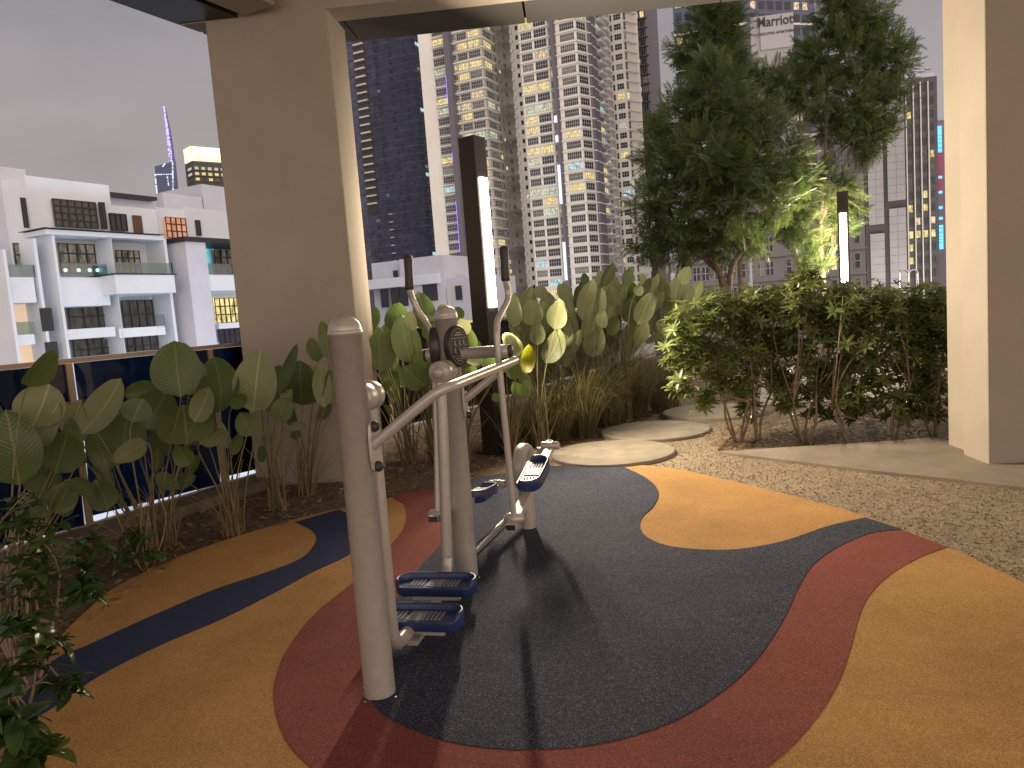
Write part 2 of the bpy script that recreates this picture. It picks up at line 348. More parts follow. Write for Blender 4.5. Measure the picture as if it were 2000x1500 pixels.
E = np.array([0.4664, 0.8846]); EN = np.array([0.8846, -0.4664])      # along the slab edge, and inward from it
D5 = np.array([0.0837, 0.9965]); R5 = np.array([0.9965, -0.0837])    # depth and right direction of this building
def P3(p, z): return np.array([p[0], p[1], z])

# ============================================================= GROUND
eb = np.array([-2.574, 7.141])                     # a point under the railing
def edge(t, off=0.0): return eb + E * t + EN * off
terr = [edge(-14, -.12), edge(40, -.12), (45, 40), (45, -8), (-8, -8)]
struct(MB().prism(terr, -0.6, -0.045).build('terrace_slab', concrete))
city = MB().prism([(-900, -60), (1600, -60), (1600, 2500), (-900, 2500)], -31, -30)
struct(city.build('city_ground', mat('street_surface', (0.07, 0.07, 0.075), 0.8, noise=0.3, nscale=0.05)))
soil = [edge(-11, .33), edge(16, .33), (9.6, 16), (9.6, 7.4), (2.0, 6.2), (-1, 5), (-5, 1)]
struct(MB().prism(soil, -0.04, -0.012).build('soil_bed', soil_m))
far_path = [(3.2, 9.6), (14, 8.6), (22, 15), (16, 19), (5.5, 16)]
struct(MB().prism(far_path, -0.03, -0.004).build('path', concrete))
struct(MB().prism([tuple(q) for q in spline([(7.2, 12.5), (9, 12.2), (10.2, 13.2), (8.6, 14.2), (7, 13.8)], 6, True)], -0.01, 0.004).build('play_surface', yellow_r))
struct(MB().prism([tuple(q) for q in spline([(6.0, 10.6), (7.6, 10.3), (8.2, 11.3), (6.6, 11.6)], 6, True)], -0.01, 0.004).build('play_surface', red_r))

gr_px = [(1010, 930), (1020, 880), (1180, 860), (1190, 838), (1330, 815), (1330, 790), (1480, 790), (1440, 840), (1400, 880)]
gr = [tuple(G(*p)[:2]) for p in gr_px] + [(3.0, 6.9), (5.2, 6.4), (6.5, 4.5), (6.5, 2.2), (3.0, 2.4), (1.5, 4.5)]
struct(MB().prism(gr, -0.03, -0.004).build('gravel', gravel_m))

back = [(30, 1440), (100, 1272), (175, 1190), (250, 1135), (400, 1070), (560, 1020), (665, 994), (850, 955), (935, 933), (1080, 912), (1190, 907), (1300, 914),
        (1400, 934), (1550, 970), (1690, 1010), (1850, 1071), (2000, 1140)]
yl = [tuple(q) for q in ground(back)] + [(3.6, 2.9), (4.4, 1.2), (4.4, -3), (-3, -3), (-2.6, 0.6)]
struct(MB().prism(yl, -0.03, 0.006).build('rubber_surface', yellow_r))

blue_in = ground([(935, 934), (1080, 913), (1190, 909), (1240, 924), (1275, 946), (1286, 968), (1276, 992), (1255, 1012), (1250, 1032), (1264, 1052),
                  (1305, 1069), (1380, 1077), (1450, 1075), (1530, 1060), (1620, 1030), (1690, 1014)])
blue_mid = ground([(1762, 1037), (1700, 1045), (1640, 1070), (1590, 1105), (1560, 1150), (1540, 1195), (1515, 1240), (1480, 1290), (1430, 1340), (1360, 1390),
                   (1280, 1428), (1180, 1456), (1080, 1468), (980, 1468), (880, 1454), (800, 1428), (745, 1396), (715, 1350), (716, 1290), (740, 1235), (775, 1175),
                   (815, 1117), (864, 1062), (882, 1020), (874, 984), (852, 957)])
red_out = ground([(852, 956), (770, 970), (789, 988), (794, 1014), (783, 1043), (755, 1075), (715, 1118), (665, 1160), (625, 1192), (590, 1230), (556, 1280), (538, 1330),
                  (535, 1370), (546, 1420), (570, 1465), (605, 1500)])
red_low = spline([G(605, 1500)[:2], G(680, 1570)[:2], G(860, 1640)[:2], G(1150, 1660)[:2], G(1400, 1590)[:2], G(1500, 1500)[:2]], 8)
red_right = ground([(1500, 1500), (1545, 1462), (1600, 1398), (1640, 1330), (1663, 1262), (1680, 1200), (1702, 1160), (1740, 1124), (1795, 1092), (1850, 1071)])
red = list(red_out) + list(red_low)[1:] + list(red_right)[1:] + [G(1762, 1036)[:2]] + list(blue_mid)[1:]
red = [tuple(q) for q in red]
o = MB().prism([tuple(q) for q in list(blue_in) + list(blue_mid)], 0.0, 0.012).build('rubber_surface', blue_r); struct(o)
# the red band is laid as a sheet under the grey-blue one
redfull = list(red_out) + list(red_low)[1:] + list(red_right)[1:] + [G(1762, 1037)[:2]] + [q for q in list(blue_in)[::-1]]
struct(MB().prism([tuple(q) for q in redfull], 0.0, 0.009).build('rubber_surface', red_r))
navy_t = ground([(-60, 1500), (20, 1400), (101, 1297), (175, 1262), (297, 1206), (420, 1154), (525, 1119), (588, 1093), (612, 1070), (618, 1052), (609, 1038), (591, 1028), (577, 1022)])
navy_b = ground([(662, 997), (690, 1012), (702, 1040), (694, 1072), (672, 1091), (612, 1119), (542, 1157), (437, 1210), (315, 1262), (196, 1322), (115, 1378), (42, 1427), (-60, 1530)])
struct(MB().prism([tuple(q) for q in list(navy_t) + list(navy_b)], 0.0, 0.010).build('rubber_surface', navy_r))

slab = [G(1405, 887)[:2], G(1560, 876)[:2], G(1700, 868)[:2], (4.0, 6.75), (7.5, 6.3), (7.5, 4.2), G(2060, 968)[:2], G(2000, 958)[:2], G(1850, 940)[:2], G(1700, 924)[:2], G(1550, 905)[:2]]
struct(MB().prism([tuple(q) for q in slab], -0.02, 0.022).build('concrete_path', concrete))

# pebbles and litter lie loose and uncountable
def scatter(poly, n):
    poly = np.array([p[:2] for p in poly]); lo, hi = poly.min(0), poly.max(0); out = []
    while len(out) < n:
        q = lo + RNG.random(2) * (hi - lo); ins = False; j = len(poly) - 1
        for i in range(len(poly)):
            if (poly[i][1] > q[1]) != (poly[j][1] > q[1]) and q[0] < (poly[j][0] - poly[i][0]) * (q[1] - poly[i][1]) / (poly[j][1] - poly[i][1]) + poly[i][0]: ins = not ins
            j = i
        if ins: out.append(q)
    return out
def rotm(rx, ry, rz, sx=1, sy=1, sz=1, loc=(0, 0, 0)):
    m = Matrix.Rotation(rz, 3, 'Z') @ Matrix.Rotation(ry, 3, 'Y') @ Matrix.Rotation(rx, 3, 'X')
    a = np.array(m) * np.array([sx, sy, sz]); return np.column_stack([a, np.array(loc, float)])
OCT = ([(1, 0, 0), (0, 1, 0), (-1, 0, 0), (0, -1, 0), (0, 0, 1), (0, 0, -1)], [(0, 1, 4), (1, 2, 4), (2, 3, 4), (3, 0, 4), (1, 0, 5), (2, 1, 5), (3, 2, 5), (0, 3, 5)])
pb = MB(); ms_ = []
rr = random.random
for q in scatter(gr, 26000):
    s_ = 0.004 + 0.005 * rr() ** 2
    ms_.append(rotm(rr() * 6, rr() * 6, rr() * 6, s_ * (1 + .5 * rr()), s_, s_ * .8, (q[0], q[1], -0.001)))
pb.inst(*OCT, ms_, smooth=False)
o = struct(pb.build('gravel_pebbles', pebble_m), 'stuff'); tag(o, 'loose tan gravel pebbles between the rubber play surface and the concrete path', 'gravel')
lt = MB(); ms_ = []
LF = ([(-1, 0, 0), (-.3, .35, .12), (.5, .3, .1), (1, 0, -.05), (.5, -.3, .12), (-.3, -.35, .1)], [(0, 1, 5), (1, 2, 4, 5), (2, 3, 4)])
for q in scatter([edge(-9, .4), edge(9, .4), G(1300, 810)[:2], G(1010, 905)[:2], G(850, 950)[:2], G(400, 1070)[:2], G(100, 1272)[:2], (-3.2, 2)], 5200) + scatter([G(1400, 884)[:2], G(1860, 866)[:2], (4.6, 8.4), (2.0, 8.4)], 1700):
    s_ = 0.012 + 0.03 * rr() ** 2
    ms_.append(rotm((rr() - .5) * 1.4, (rr() - .5) * 1.0, rr() * 6.3, s_, s_ * (.3 + rr() * .7), s_, (q[0], q[1], 0.004 + .012 * rr())))
lt.inst(*LF, ms_)
o = struct(lt.build('leaf_litter', litter_m), 'stuff'); tag(o, 'brown dry leaf litter and bark chips covering the planting beds', 'leaf litter')

# stepping stones
for i, ((px, py), r_, lab) in enumerate([((1196, 882), 0.60, 'round pale stepping stone nearest to the blue rubber surface'), ((1279, 839), 0.60, 'round stepping stone overlapping the hedge end, middle of the path of discs'),
                                   ((1392, 802), 0.62, 'farthest round stepping stone, half hidden behind the leafy hedge'), ((1062, 880), 0.2, 'small round drain cover disc behind the trainer crank')]):
    c = G(px, py, 0.03); mb = MB()
    mb.lathe((c[0], c[1], 0), (0, 0, 1), [(0, 0.034), (r_ * .5, 0.035), (r_ - .012, 0.034), (r_ - .003, 0.031), (r_, 0.024), (r_, -0.02)], 64)
    o = mb.build('stepping_stone' if i < 3 else 'drain_cover', stone_m, root=c * [1, 1, 0]); tag(o, lab, 'stepping stone' if i < 3 else 'drain cover', 'round stepping stones' if i < 3 else None)

# ============================================================= PILLARS, BEAMS, CANOPY
def bevel(o, w=0.012, s=2):
    b = o.modifiers.new('bevel', 'BEVEL'); b.width = w; b.segments = s; b.limit_method = 'ANGLE'; return o
pc = np.array([-1.392, 6.889])
def quadp(c, a, b, la, lb): return [tuple(c), tuple(c + a * la), tuple(c + a * la + b * lb), tuple(c + b * lb)]
t1 = MB().prism(quadp(pc, -R5, D5, 1.12, 0.56), -0.05, 4.9).build('pillar', beige, root=(pc[0], pc[1], 0))
bevel(tag(t1, 'wide beige rectangular pillar left of the exercise machine, its right side lit by the lamp', 'pillar'))
pr = np.array([3.645, 5.639])
pr_o = thing('pillar', (pr[0], pr[1], 0), 'beige stepped pillar at the right edge standing on the concrete path', 'pillar')
bevel(MB().prism(quadp(pr, R5, D5, 2.2, 0.38), 0.0, 4.9).build('pillar_shaft', beige, pr_o))
bevel(MB().prism(quadp(pr + R5 * .085 + D5 * .381, R5, D5, 2.1, 0.42), 0.0, 4.9).build('rear_pier', beige, pr_o))
cn = thing('canopy_roof', (0, 0, 4.25), 'beige concrete canopy overhead with grey soffit panels along its edge', 'canopy')
zc = 4.25
lc = np.array([-2.34, 7.80])                        # outer corner of the canopy
oR = lc + R5 * 12; oL = lc - E * 13
MB().prism([tuple(lc - R5 * 0), tuple(oR), tuple(oR - D5 * 12), tuple(oL)], zc + .62, zc + .9).build('ceiling', beige, cn)
f0 = pc + R5 * -1.12
MB().prism([tuple(pc - R5 * 1.35 - D5 * .002), tuple(pc + R5 * 11 - D5 * .002), tuple(pc + R5 * 11 + D5 * .30), tuple(pc - R5 * 1.2 + D5 * .30)], zc, zc + .62).build('beam', beige, cn)
bl = np.array([-2.13, 6.88])
MB().prism([tuple(bl - E * 12), tuple(bl + E * .02), tuple(bl + E * .02 + EN * .36), tuple(bl - E * 12 + EN * .36)], zc - .003, zc + .615).build('beam', beige, cn)
q0 = pc + D5 * .305
edges = [-1.6, .057, 1.728, 3.6, 5.5, 7.2, 9.2, 11]
a0 = lc - R5 * 0
for i in range(len(edges) - 1):
    x0, x1 = edges[i] + .010, edges[i + 1] - .010
    p_ = [q0 + R5 * x0, q0 + R5 * x1, q0 + R5 * x1 + D5 * .56, q0 + R5 * x0 + D5 * .56]
    if i == 0: p_[0] = lc - D5 * .56 + R5 * (-.25); p_[3] = lc
    MB().prism([tuple(k) for k in p_], zc + .012, zc + .05).build('soffit_panel', soffit_dark, cn)
for i, (s0, s1) in enumerate([(.02, .62), (.65, 2.5), (2.53, 4.5), (4.53, 6.5), (6.53, 9)]):
    p_ = [lc - E * s0, lc - E * s1, lc - E * s1 + EN * .52, lc - E * s0 + EN * .52]
    o = MB().prism([tuple(k) for k in p_], zc + .008, zc + .046).build('soffit_panel', soffit_black, cn)
MB().prism([tuple(lc + EN * .0), tuple(oR), tuple(oR - D5 * .02), tuple(lc - D5 * .02)], zc + .052, zc + .62).build('fascia', soffit_dark, cn)
MB().prism([tuple(lc - E * .03), tuple(oL), tuple(oL + EN * .02), tuple(lc - E * .03 + EN * .02)], zc + .052, zc + .62).build('fascia', soffit_dark, cn)

# ============================================================= RAILING
rl = thing('glass_railing', P3(eb, 0), 'bronze framed balustrade of dark blue glass behind the broad leaved plants', 'railing')
zt = 1.37
MB().seg(P3(edge(-11), zt - .02), P3(edge(14), zt - .02), .06, .035).build('top_rail', rail_m, rl)
MB().seg(P3(edge(-11, -.01), 1.03), P3(edge(14, -.01), 1.03), .03, .028).build('middle_rail', rail_m, rl)
MB().seg(P3(edge(-11, 0), .066), P3(edge(14, 0), .066), .05, .03).build('bottom_rail', rail_m, rl)
posts = [-9.3, -7.85, -6.4, -4.95, -3.5, -1.42, -.42, 1.0, 2.4, 3.8, 5.2, 6.6, 8, 9.4, 10.8, 12.2, 13.6]
posts = [on_line(150, 800, eb, E) , on_line(425, 800, eb, E)]
dt = posts[1] - posts[0]; posts = [posts[0] + dt * k for k in range(-6, 10)]
for i, t in enumerate(posts):
    MB().seg(P3(edge(t - .03, .02), -.02), P3(edge(t - .03, .02), zt - .04), .02, .05, upv=(E[0], E[1], 0)).build('post', rail_m, rl)
    if i + 1 < len(posts):
        a_, b_ = t + .025, posts[i + 1] - .045
        g = MB(); g.seg(P3(edge(a_), (zt - .04 + 1.045) / 2), P3(edge(b_), (zt - .04 + 1.045) / 2), .012, zt - .04 - 1.045); g.build('glass_panel', gt, rl)
        g = MB(); g.seg(P3(edge(a_), (1.012 + .19) / 2), P3(edge(b_), (1.012 + .082) / 2), .012, 1.012 - .082); g.build('glass_panel', gt, rl)
kb = MB().prism([tuple(edge(-11, .02)), tuple(edge(12, .02)), tuple(edge(12, .34)), tuple(edge(-11, .34))], -.04, .075).build('kerb', kerb_m); bevel(struct(kb), .01)

# ============================================================= LAMPS
def lamp(name, base, yaw, label, front, backp, has_back):
    o = thing(name, base, label, 'lamp', 'dark square garden lamp posts'); b = np.array(base, float)
    n1 = np.array([math.cos(yaw), math.sin(yaw), 0]); n2 = np.array([-n1[1], n1[0], 0]); hw = .10; up = np.array([0, 0, 1.0])
    mb = MB(); mb.obox(b + up * 1.626, n1 * hw, n2 * hw, up * 1.626); bevel(mb.build('lamp_post', lamp_body, o), .006)
    mb = MB(); mb.obox(b + up * .012, n1 * (hw + .06), n2 * (hw + .06), up * .012)
    for i in (-1, 1):
        for j in (-1, 1): mb.lathe(b + n1 * i * (hw + .03) + n2 * j * (hw + .03), up, [(0, .04), (.010, .04), (.012, .024)], 10)
    mb.build('base_plate', lamp_body, o)
    z0, z1 = 1.52, 2.84; k = 0
    for sgn, pw in ((1, front), (-1, backp)):
        if pw <= 0: continue
        c = b + up * (z0 + z1) / 2 + n1 * sgn * (hw + .010)
        mb = MB(); mb.obox(c, n1 * .010, n2 * .062, up * (z1 - z0) / 2); bevel(mb.build('light_panel', lampglow, o), .006)
        L = bpy.data.lights.new('lamp_light', 'AREA'); L.shape = 'RECTANGLE'; L.size = .12; L.size_y = z1 - z0; L.energy = pw; L.color = LAMP_COLOR; L.spread = math.radians(168)
        lo = bpy.data.objects.new('lamp_light', L); C.objects.link(lo); lo.parent = o
        zax = Vector(-n1 * sgn); yax = Vector((0, 0, 1)); xax = yax.cross(zax)
        m3 = Matrix((xax, yax, zax)).transposed().to_4x4(); m3.translation = Vector((c + n1 * sgn * .014) - b); lo.matrix_local = m3
    return o
lamp('garden_lamp', (-0.225, 7.79, 0), math.atan2(-.57, .82), 'tall dark square lamp post with lit vertical strip behind the exercise machine', LAMP_POWER, LAMP_BACK, True)
l2 = P(1650, 554, 14.6)
lamp('garden_lamp', (l2[0], l2[1], 0), math.atan2(-.95, -.42), 'distant dark lamp post glowing behind the hedge in front of the trees', 260, 170, True)

# ============================================================= EXERCISE MACHINE
P1 = np.array([-.62, 2.84, 0]); P2 = np.array([-.335, 4.09, 0]); U = nrm(P2 - P1); R = np.array([U[1], -U[0], 0]); UP = np.array([0, 0, 1.0])
ex = thing('exercise_machine', P1, 'grey steel air walker and elliptical trainer with blue foot plates on the rubber surface', 'exercise machine')
def post(b, r, h):
    mb = MB(); mb.lathe(b, UP, [(r, 0.0), (r, h - r - .018), (r + .004, h - r - .018), (r + .004, h - r - .004), (r, h - r)], 40)
    o = mb.build('post', metal, ex)
    d = MB(); d.lathe(b, UP, [(r * math.cos(a) * 1.02, h - r + r * .92 * math.sin(a)) for a in np.linspace(0, math.pi / 2, 9)], 40); d.build('dome_cap', metal, o)
    f = MB()
    for a in (-2.2, -.6, 1.0, 2.6):
        q = b + np.array([math.cos(a), math.sin(a), 0]) * (r + .004)
        f.tube([q, q + np.array([math.cos(a) * .022, math.sin(a) * .022, .012])], .005, 8)
    f.build('anchor_bolt', steel, o)
    return o
post(P1, .062, 1.525); post(P2, .062, 1.545)
# handle bar between the posts
def bracket(b, sgn):
    c = b + R * .066; mb = MB()
    pl = [(0, -.10), (.022, -.085), (.03, -.04), (.03, .04), (.022, .085), (0, .10)]
    V = []; 
    for x in (0, .012):
        for (w, zz) in pl + [(-w, zz) for w, zz in pl[-2:0:-1]]: V.append(c + R * x + U * w + UP * (1.01 + zz))
    n = len(V) // 2; mb.add(V, [tuple(range(n)), tuple(range(n, 2 * n))[::-1]] + [(i, (i + 1) % n, n + (i + 1) % n, n + i) for i in range(n)])
    o = mb.build('bracket', metal, ex)
    for zz in (-.078, .078):
        k = MB(); k.lathe(c + UP * (1.01 + zz) + R * .010, R, [(.020, 0), (.022, .006), (.021, .014), (.014, .024), (0, .028)], 18); k.build('bolt_cap', rubber_black, o)
bracket(P1, 1); bracket(P2, -1)
zb, zx = 1.015, 1.222; L12 = np.linalg.norm(P2 - P1)
hb = [P1 + R * .07 + UP * zb, P1 + R * .30 + U * .0 + UP * (zx - .045), P1 + R * .36 + U * .012 + UP * (zx - .008), P1 + R * .385 + U * .06 + UP * zx, P1 + R * .385 + U * .15 + UP * zx]
he = [P2 + R * .385 - U * .15 + UP * zx, P2 + R * .385 - U * .06 + UP * zx, P2 + R * .36 - U * .012 + UP * (zx - .008), P2 + R * .30 + UP * (zx - .045), P2 + R * .07 + UP * zb]
MB().tube(spline(hb, 6) + spline(he, 6), .021, 18).build('handlebar', metal, ex)
# swing arms of the air walker
def footplate(c, d, w, parent, tilt=0.0, L=.43, name='foot_plate'):
    """blue tray with raised rim, open at one side, and a printed tread"""
    d = nrm(d); w = nrm(w); n = nrm(np.cross(d, w)); n = n if n[2] > 0 else -n
    hl, hw = L / 2, .082
    def loop(ins, z, k=40):
        out = []
        for i in range(k):
            a = 2 * math.pi * i / k; ca, sa = math.cos(a), math.sin(a)
            ex_ = (hl - hw) * (1 if ca > 0 else -1); waist = 1 - .16 * math.exp(-((ca) / .35) ** 2) * (1 if sa < 0 else .0)
            out.append(c + d * (ex_ + (hw - ins) * ca) + w * ((hw - ins) * sa * waist) + n * z)
        return out
    k = 40; mb = MB()
    low = (lambda i: False)
    rings = [loop(.014, -.044), loop(.002, -.034), loop(0, 0.0)]
    def rim(ins, z): # rim drops on the open part of one long side
        out = loop(ins, z)
        for i in range(k):
            a = 2 * math.pi * i / k
            if math.sin(a) < -.55: out[i] = out[i] - n * (z - .006) * min(1, (-math.sin(a) - .55) / .12)
        return out
    rings += [rim(0, .030), rim(.004, .036), rim(.012, .036), rim(.016, .030), loop(.018, .004)]
    V = [p for r_ in rings for p in r_]
    Fa = [(a * k + i, a * k + (i + 1) % k, (a + 1) * k + (i + 1) % k, (a + 1) * k + i) for a in range(len(rings) - 1) for i in range(k)]
    mb.add(V, Fa, 0, True); m_ = (len(rings) - 1) * k
    mb.add(rings[-1], [tuple(range(k))], 0); mb.add(rings[0], [tuple(range(k))[::-1]], 0)
    o = mb.build(name, blue_plastic, parent)
    t_ = MB()
    for x in np.arange(-hl + .05, hl - .04, .02):
        if abs(x) < .05 or abs(x) > .13: continue
        for y in np.arange(-.036, .04, .018):
            t_.obox(c + d * x + w * y + n * .0065, d * .0055, w * .0055, n * .003)
    t_.obox(c + n * .006, d * .042, w * .048, n * .0022)
    for y in (-.02, 0, .02): t_.obox(c + w * y + n * .0092, d * .028, w * .003, n * .001)
    t_.build('tread', pad_steel, o)
    return o
def swing(b, sg, tiltr, foot_r):
    ax = b + U * sg * .02; o_ = None
    mb = MB(); zz = 1.19
    mb.lathe(b + U * sg * .05 + UP * zz, U * sg, [(.030, 0), (.055, .0), (.060, .008), (.060, .070), (.054, .076), (.054, .082), (.060, .088), (.060, .14), (.052, .153), (.034, .16)], 30)
    hub = mb.build('pivot_hub', metal, ex)
    c_ = MB(); c_.lathe(b + U * sg * .208 + UP * zz, U * sg, [(.034, 0), (.033, .006), (.020, .020), (.012, .022), (0, .024)], 24); c_.build('hub_cap', rubber_black if sg > 0 else metal, hub)
    top = b + U * sg * .172 + UP * zz
    bot = b + U * sg * .185 + R * tiltr + UP * .17
    m2 = top + (bot - top) * .5
    pts = [top, m2, bot + UP * .06, bot + UP * .0 + U * sg * .006, bot - UP * .052 + U * sg * .035, bot - UP * .07 + U * sg * .085, bot - UP * .072 + U * sg * .19]
    arm = MB().tube(spline([top, m2], 2)[:-1] + spline(pts[1:], 6), .030, 18).build('swing_arm', metal, ex)
    fc = bot + U * sg * .24 + R * foot_r - UP * (.03 if sg > 0 else .045)
    p = MB(); p.seg(fc - R * .125 - UP * .060, fc + R * .125 - UP * .060, .05, .03); p.seg(fc - U * sg * .10 - UP * .078, fc + U * sg * .03 - UP * .078, .05, .02); p.build('foot_bar', metal, arm)
    footplate(fc, R, U, arm)
swing(P1, 1, -.008, .03); swing(P2, -1, -.045, .01)
# elliptical trainer on the far side of the second post
U2 = nrm(np.array([.298, .954, 0])); R2 = np.array([U2[1], -U2[0], 0])
def EP(u, r, z): return P2 + U2 * u + R2 * r + UP * z
zp = 1.272
for sg in (1, -1):
    mb = MB(); mb.lathe(P2 + UP * zp, R2 * sg, [(.032, .05), (.032, .27 if sg > 0 else .07), (.036, .27 if sg > 0 else .07), (.036, .345 if sg > 0 else .125), (.030, .35 if sg > 0 else .13)], 26); arm = mb.build('side_arm', metal, ex)
    eo = 0 if sg > 0 else -.22; e_ = MB(); e_.lathe(P2 + UP * zp, R2 * sg, [(.034, .35 + eo), (.034, .362 + eo), (.02, .368 + eo), (0, .37 + eo)], 24); e_.build('end_cap', rubber_black, arm)
rodR = [EP(.20, .3, 1.83), EP(.19, .3, 1.66), EP(.215, .3, 1.60), EP(.19, .3, 1.54), EP(.01, .3, 1.45), EP(-.03, .3, 1.40), EP(-.045, .3, 1.27), EP(-.01, .3, .75), EP(.012, .3, .36)]
rodL = [EP(.014, -.2, 1.814), EP(.0, -.2, 1.65), EP(.028, -.2, 1.588), EP(.045, -.175, 1.51), EP(.083, -.14, 1.424), EP(.07, -.115, 1.36), EP(.03, -.10, 1.27), EP(-.06, -.09, .8), EP(-.13, -.09, .42)]
pinR, pinL = EP(.913, .3, .56), EP(.906, -.09, .30); cc = EP(.91, .11, .43)
for rod, r_, pin, lowp, sgn in ((rodR, .3, pinR, EP(.012, .3, .33), 1), (rodL, -.09, pinL, EP(-.13, -.09, .39), -1)):
    lev = MB().tube(spline(rod, 6), .0175, 16).build('lever', metal, ex)
    g = MB(); a_, b_ = rod[0], rod[1]; d_ = nrm(a_ - b_)
    g.lathe(b_ - d_ * .01, d_, [(.018, 0), (.024, .004), (.025, .02), (.023, .1), (.025, .17), (.022, .188), (.010, .196), (0, .197)], 20); g.build('grip', rubber_black, lev)
    # hinge and pedal bar
    d_ = nrm(pin - lowp)
    bar = MB(); bar.seg(lowp - d_ * .07, pin + d_ * .01, .055, .035); bar.build('pedal_bar', metal, ex); barob = bpy.context.scene.objects[-1] if False else None
    h = MB(); h.lathe(lowp - R2 * .055 + UP * .012, R2, [(.0, 0), (.018, 0), (.018, .012), (.03, .014), (.03, .096), (.018, .098), (.018, .11), (0, .112)], 22)
    h.build('hinge', metal, ex); h = MB(); h.lathe(pin - R2 * .06 + UP * .012, R2, [(.0, 0), (.026, 0), (.028, .01), (.028, .112), (.024, .12), (0, .12)], 22)
    h.build('hinge', metal, ex); h = MB(); h.lathe(pin + UP * .02, nrm(np.cross(R2, d_)) * (1 if np.cross(R2, d_)[2] > 0 else -1), [(.026, -.03), (.026, .022), (.015, .024), (.012, .012), (0, .012)], 20)
    h.build('bolt', metal, ex)
    fc = lowp + (pin - lowp) * (.49 if sgn > 0 else .66) + UP * (.055 if sgn > 0 else .02) + R2 * .0
    up_ = nrm(np.cross(R2, d_)); footplate(fc, d_, R2, ex, L=.36)
    s = MB(); s.seg(fc - d_ * .1 - UP * .035, fc + d_ * .1 - UP * .035, .04, .03); s.build('foot_bar', metal, ex)
    k_ = MB(); e0 = lowp - d_ * .072; k_.obox(e0, d_ * .004, R2 * .025, np.cross(d_, R2) * .015); k_.build('end_cap', rubber_black, ex)
    ca = MB(); ca.seg(cc + R2 * sgn * .11, pin - R2 * sgn * .075, .04, .03); ca.build('crank_arm', metal, ex)
hs = MB(); hs.lathe(cc - R2 * .05, R2, [(0, -.05), (.03, -.05), (.03, 0), (.12, 0), (.15, .012), (.16, .03), (.16, .07), (.15, .088), (.12, .1), (.03, .102), (.03, .15), (0, .15)], 40)
hs.build('crank_housing', metal, ex)
hp = MB(); hp.lathe(cc * [1, 1, 0], UP, [(.05, 0), (.05, .34)], 26); hp.build('crank_post', metal, ex)
MB().tube([P2 + U2 * .05 + UP * .10, EP(.98, .04, .13)], .030, 18).build('base_tube', steel, ex)
# oval instruction plates
for sg in (1, -1):
    n_ = nrm(R * sg * .85 - U * .50) if sg > 0 else nrm(-R * .95 - U * .1); w_ = nrm(np.cross(UP, n_)); c = P2 + UP * 1.315 + n_ * .085
    def ell(a, b, off, k=36): return [c + w_ * a * math.cos(2 * math.pi * i / k) + UP * b * math.sin(2 * math.pi * i / k) + n_ * off for i in range(k)]
    rg = [ell(.068, .108, -.045), ell(.074, .114, -.03), ell(.074, .114, .0), ell(.070, .110, .006), ell(.064, .104, .002)]; V = [p for q in rg for p in q]; k = 36
    mb = MB(); mb.add(V, [(a * k + i, a * k + (i + 1) % k, (a + 1) * k + (i + 1) % k, (a + 1) * k + i) for a in range(4) for i in range(k)], 0, True); mb.add(rg[-1], [tuple(range(k))]); mb.add(rg[0], [tuple(range(k))[::-1]])
    so = mb.build('instruction_plate', sign_dark, ex)
    ds = MB()
    for zz in (-.052, .045): ds.obox(c + UP * zz + n_ * .004, w_ * .05, UP * .0015, n_ * .0015)
    for zz in (.062, .074, -.066, -.078): ds.obox(c + UP * zz + n_ * .004, w_ * (.03 if abs(zz) < .07 else .02), UP * .003, n_ * .0015)
    for x in (-.03, .005, .035):
        for zz in (-.03, .012):
            ds.lathe(c + w_ * x + UP * (zz + .018) + n_ * .002, n_, [(.005, 0), (.005, .003), (0, .003)], 10)
            ds.obox(c + w_ * x + UP * (zz + .004) + n_ * .004, w_ * .004, UP * .009, n_ * .0015)
            ds.obox(c + w_ * (x + .006) + UP * (zz - .006) + n_ * .004, w_ * .007, UP * .002, n_ * .0015)
    for i in range(36):
        a = 2 * math.pi * i / 36; ds.obox(c + w_ * .058 * math.cos(a) + UP * .097 * math.sin(a) + n_ * .003, w_ * .0025, UP * .0025, n_ * .001)
    ds.build('relief_print', sign_light, so)

# ============================================================= BROAD LEAVED PLANTS
def leaf_grid(base, tip, width, bow=0.05, fold=0.10, yaw=0.0, nu=11, nv=6, wav=0.02, flip=1):
    base, tip = np.array(base, float), np.array(tip, float); L = tip - base; ln = np.linalg.norm(L); t_ = L / ln
    view = nrm(base - np.array([0, 0, H])); w = nrm(np.cross(t_, view)); n = np.cross(w, t_)      # n faces back to the viewer side
    if n.dot(view) > 0: n = -n
    w, n = w * math.cos(yaw) + n * math.sin(yaw), n * math.cos(yaw) - w * math.sin(yaw)
    ph = rr() * 6; V = []; uv = []
    for i in range(nu + 1):
        t = i / nu; hw = width / 2 * (math.sin(math.pi * min(1, t ** .84)) ** .56 if 0 < t < 1 else 0.0)
        c = base + L * t + n * (-flip * bow * ln * math.sin(math.pi * t) * 1.0 + flip * bow * ln * 1.3 * t * t * -1 * .3)
        for j in range(nv + 1):
            v = j / nv * 2 - 1
            V.append(c + w * hw * v * (1 - .06 * abs(v)) + n * (fold * hw * 2 * (v * v) + wav * ln * math.sin(ph + 5 * t + 2.5 * v) * abs(v)))
            uv.append((t, v * (hw / (width / 2) if hw else 0)))
    k = nv + 1; Fa = [(i * k + j, i * k + j + 1, (i + 1) * k + j + 1, (i + 1) * k + j) for i in range(nu) for j in range(nv)]
    e = np.cross(np.array(V[k * 3 + 3]) - V[k * 3 + 2], np.array(V[k * 4 + 2]) - V[k * 3 + 2])
    if e.dot(n) < 0: Fa = [f[::-1] for f in Fa]
    return V, Fa, uv
KIND = {'g': big_green, 'b': big_back, 'y': big_bright, 'o': big_yellow}
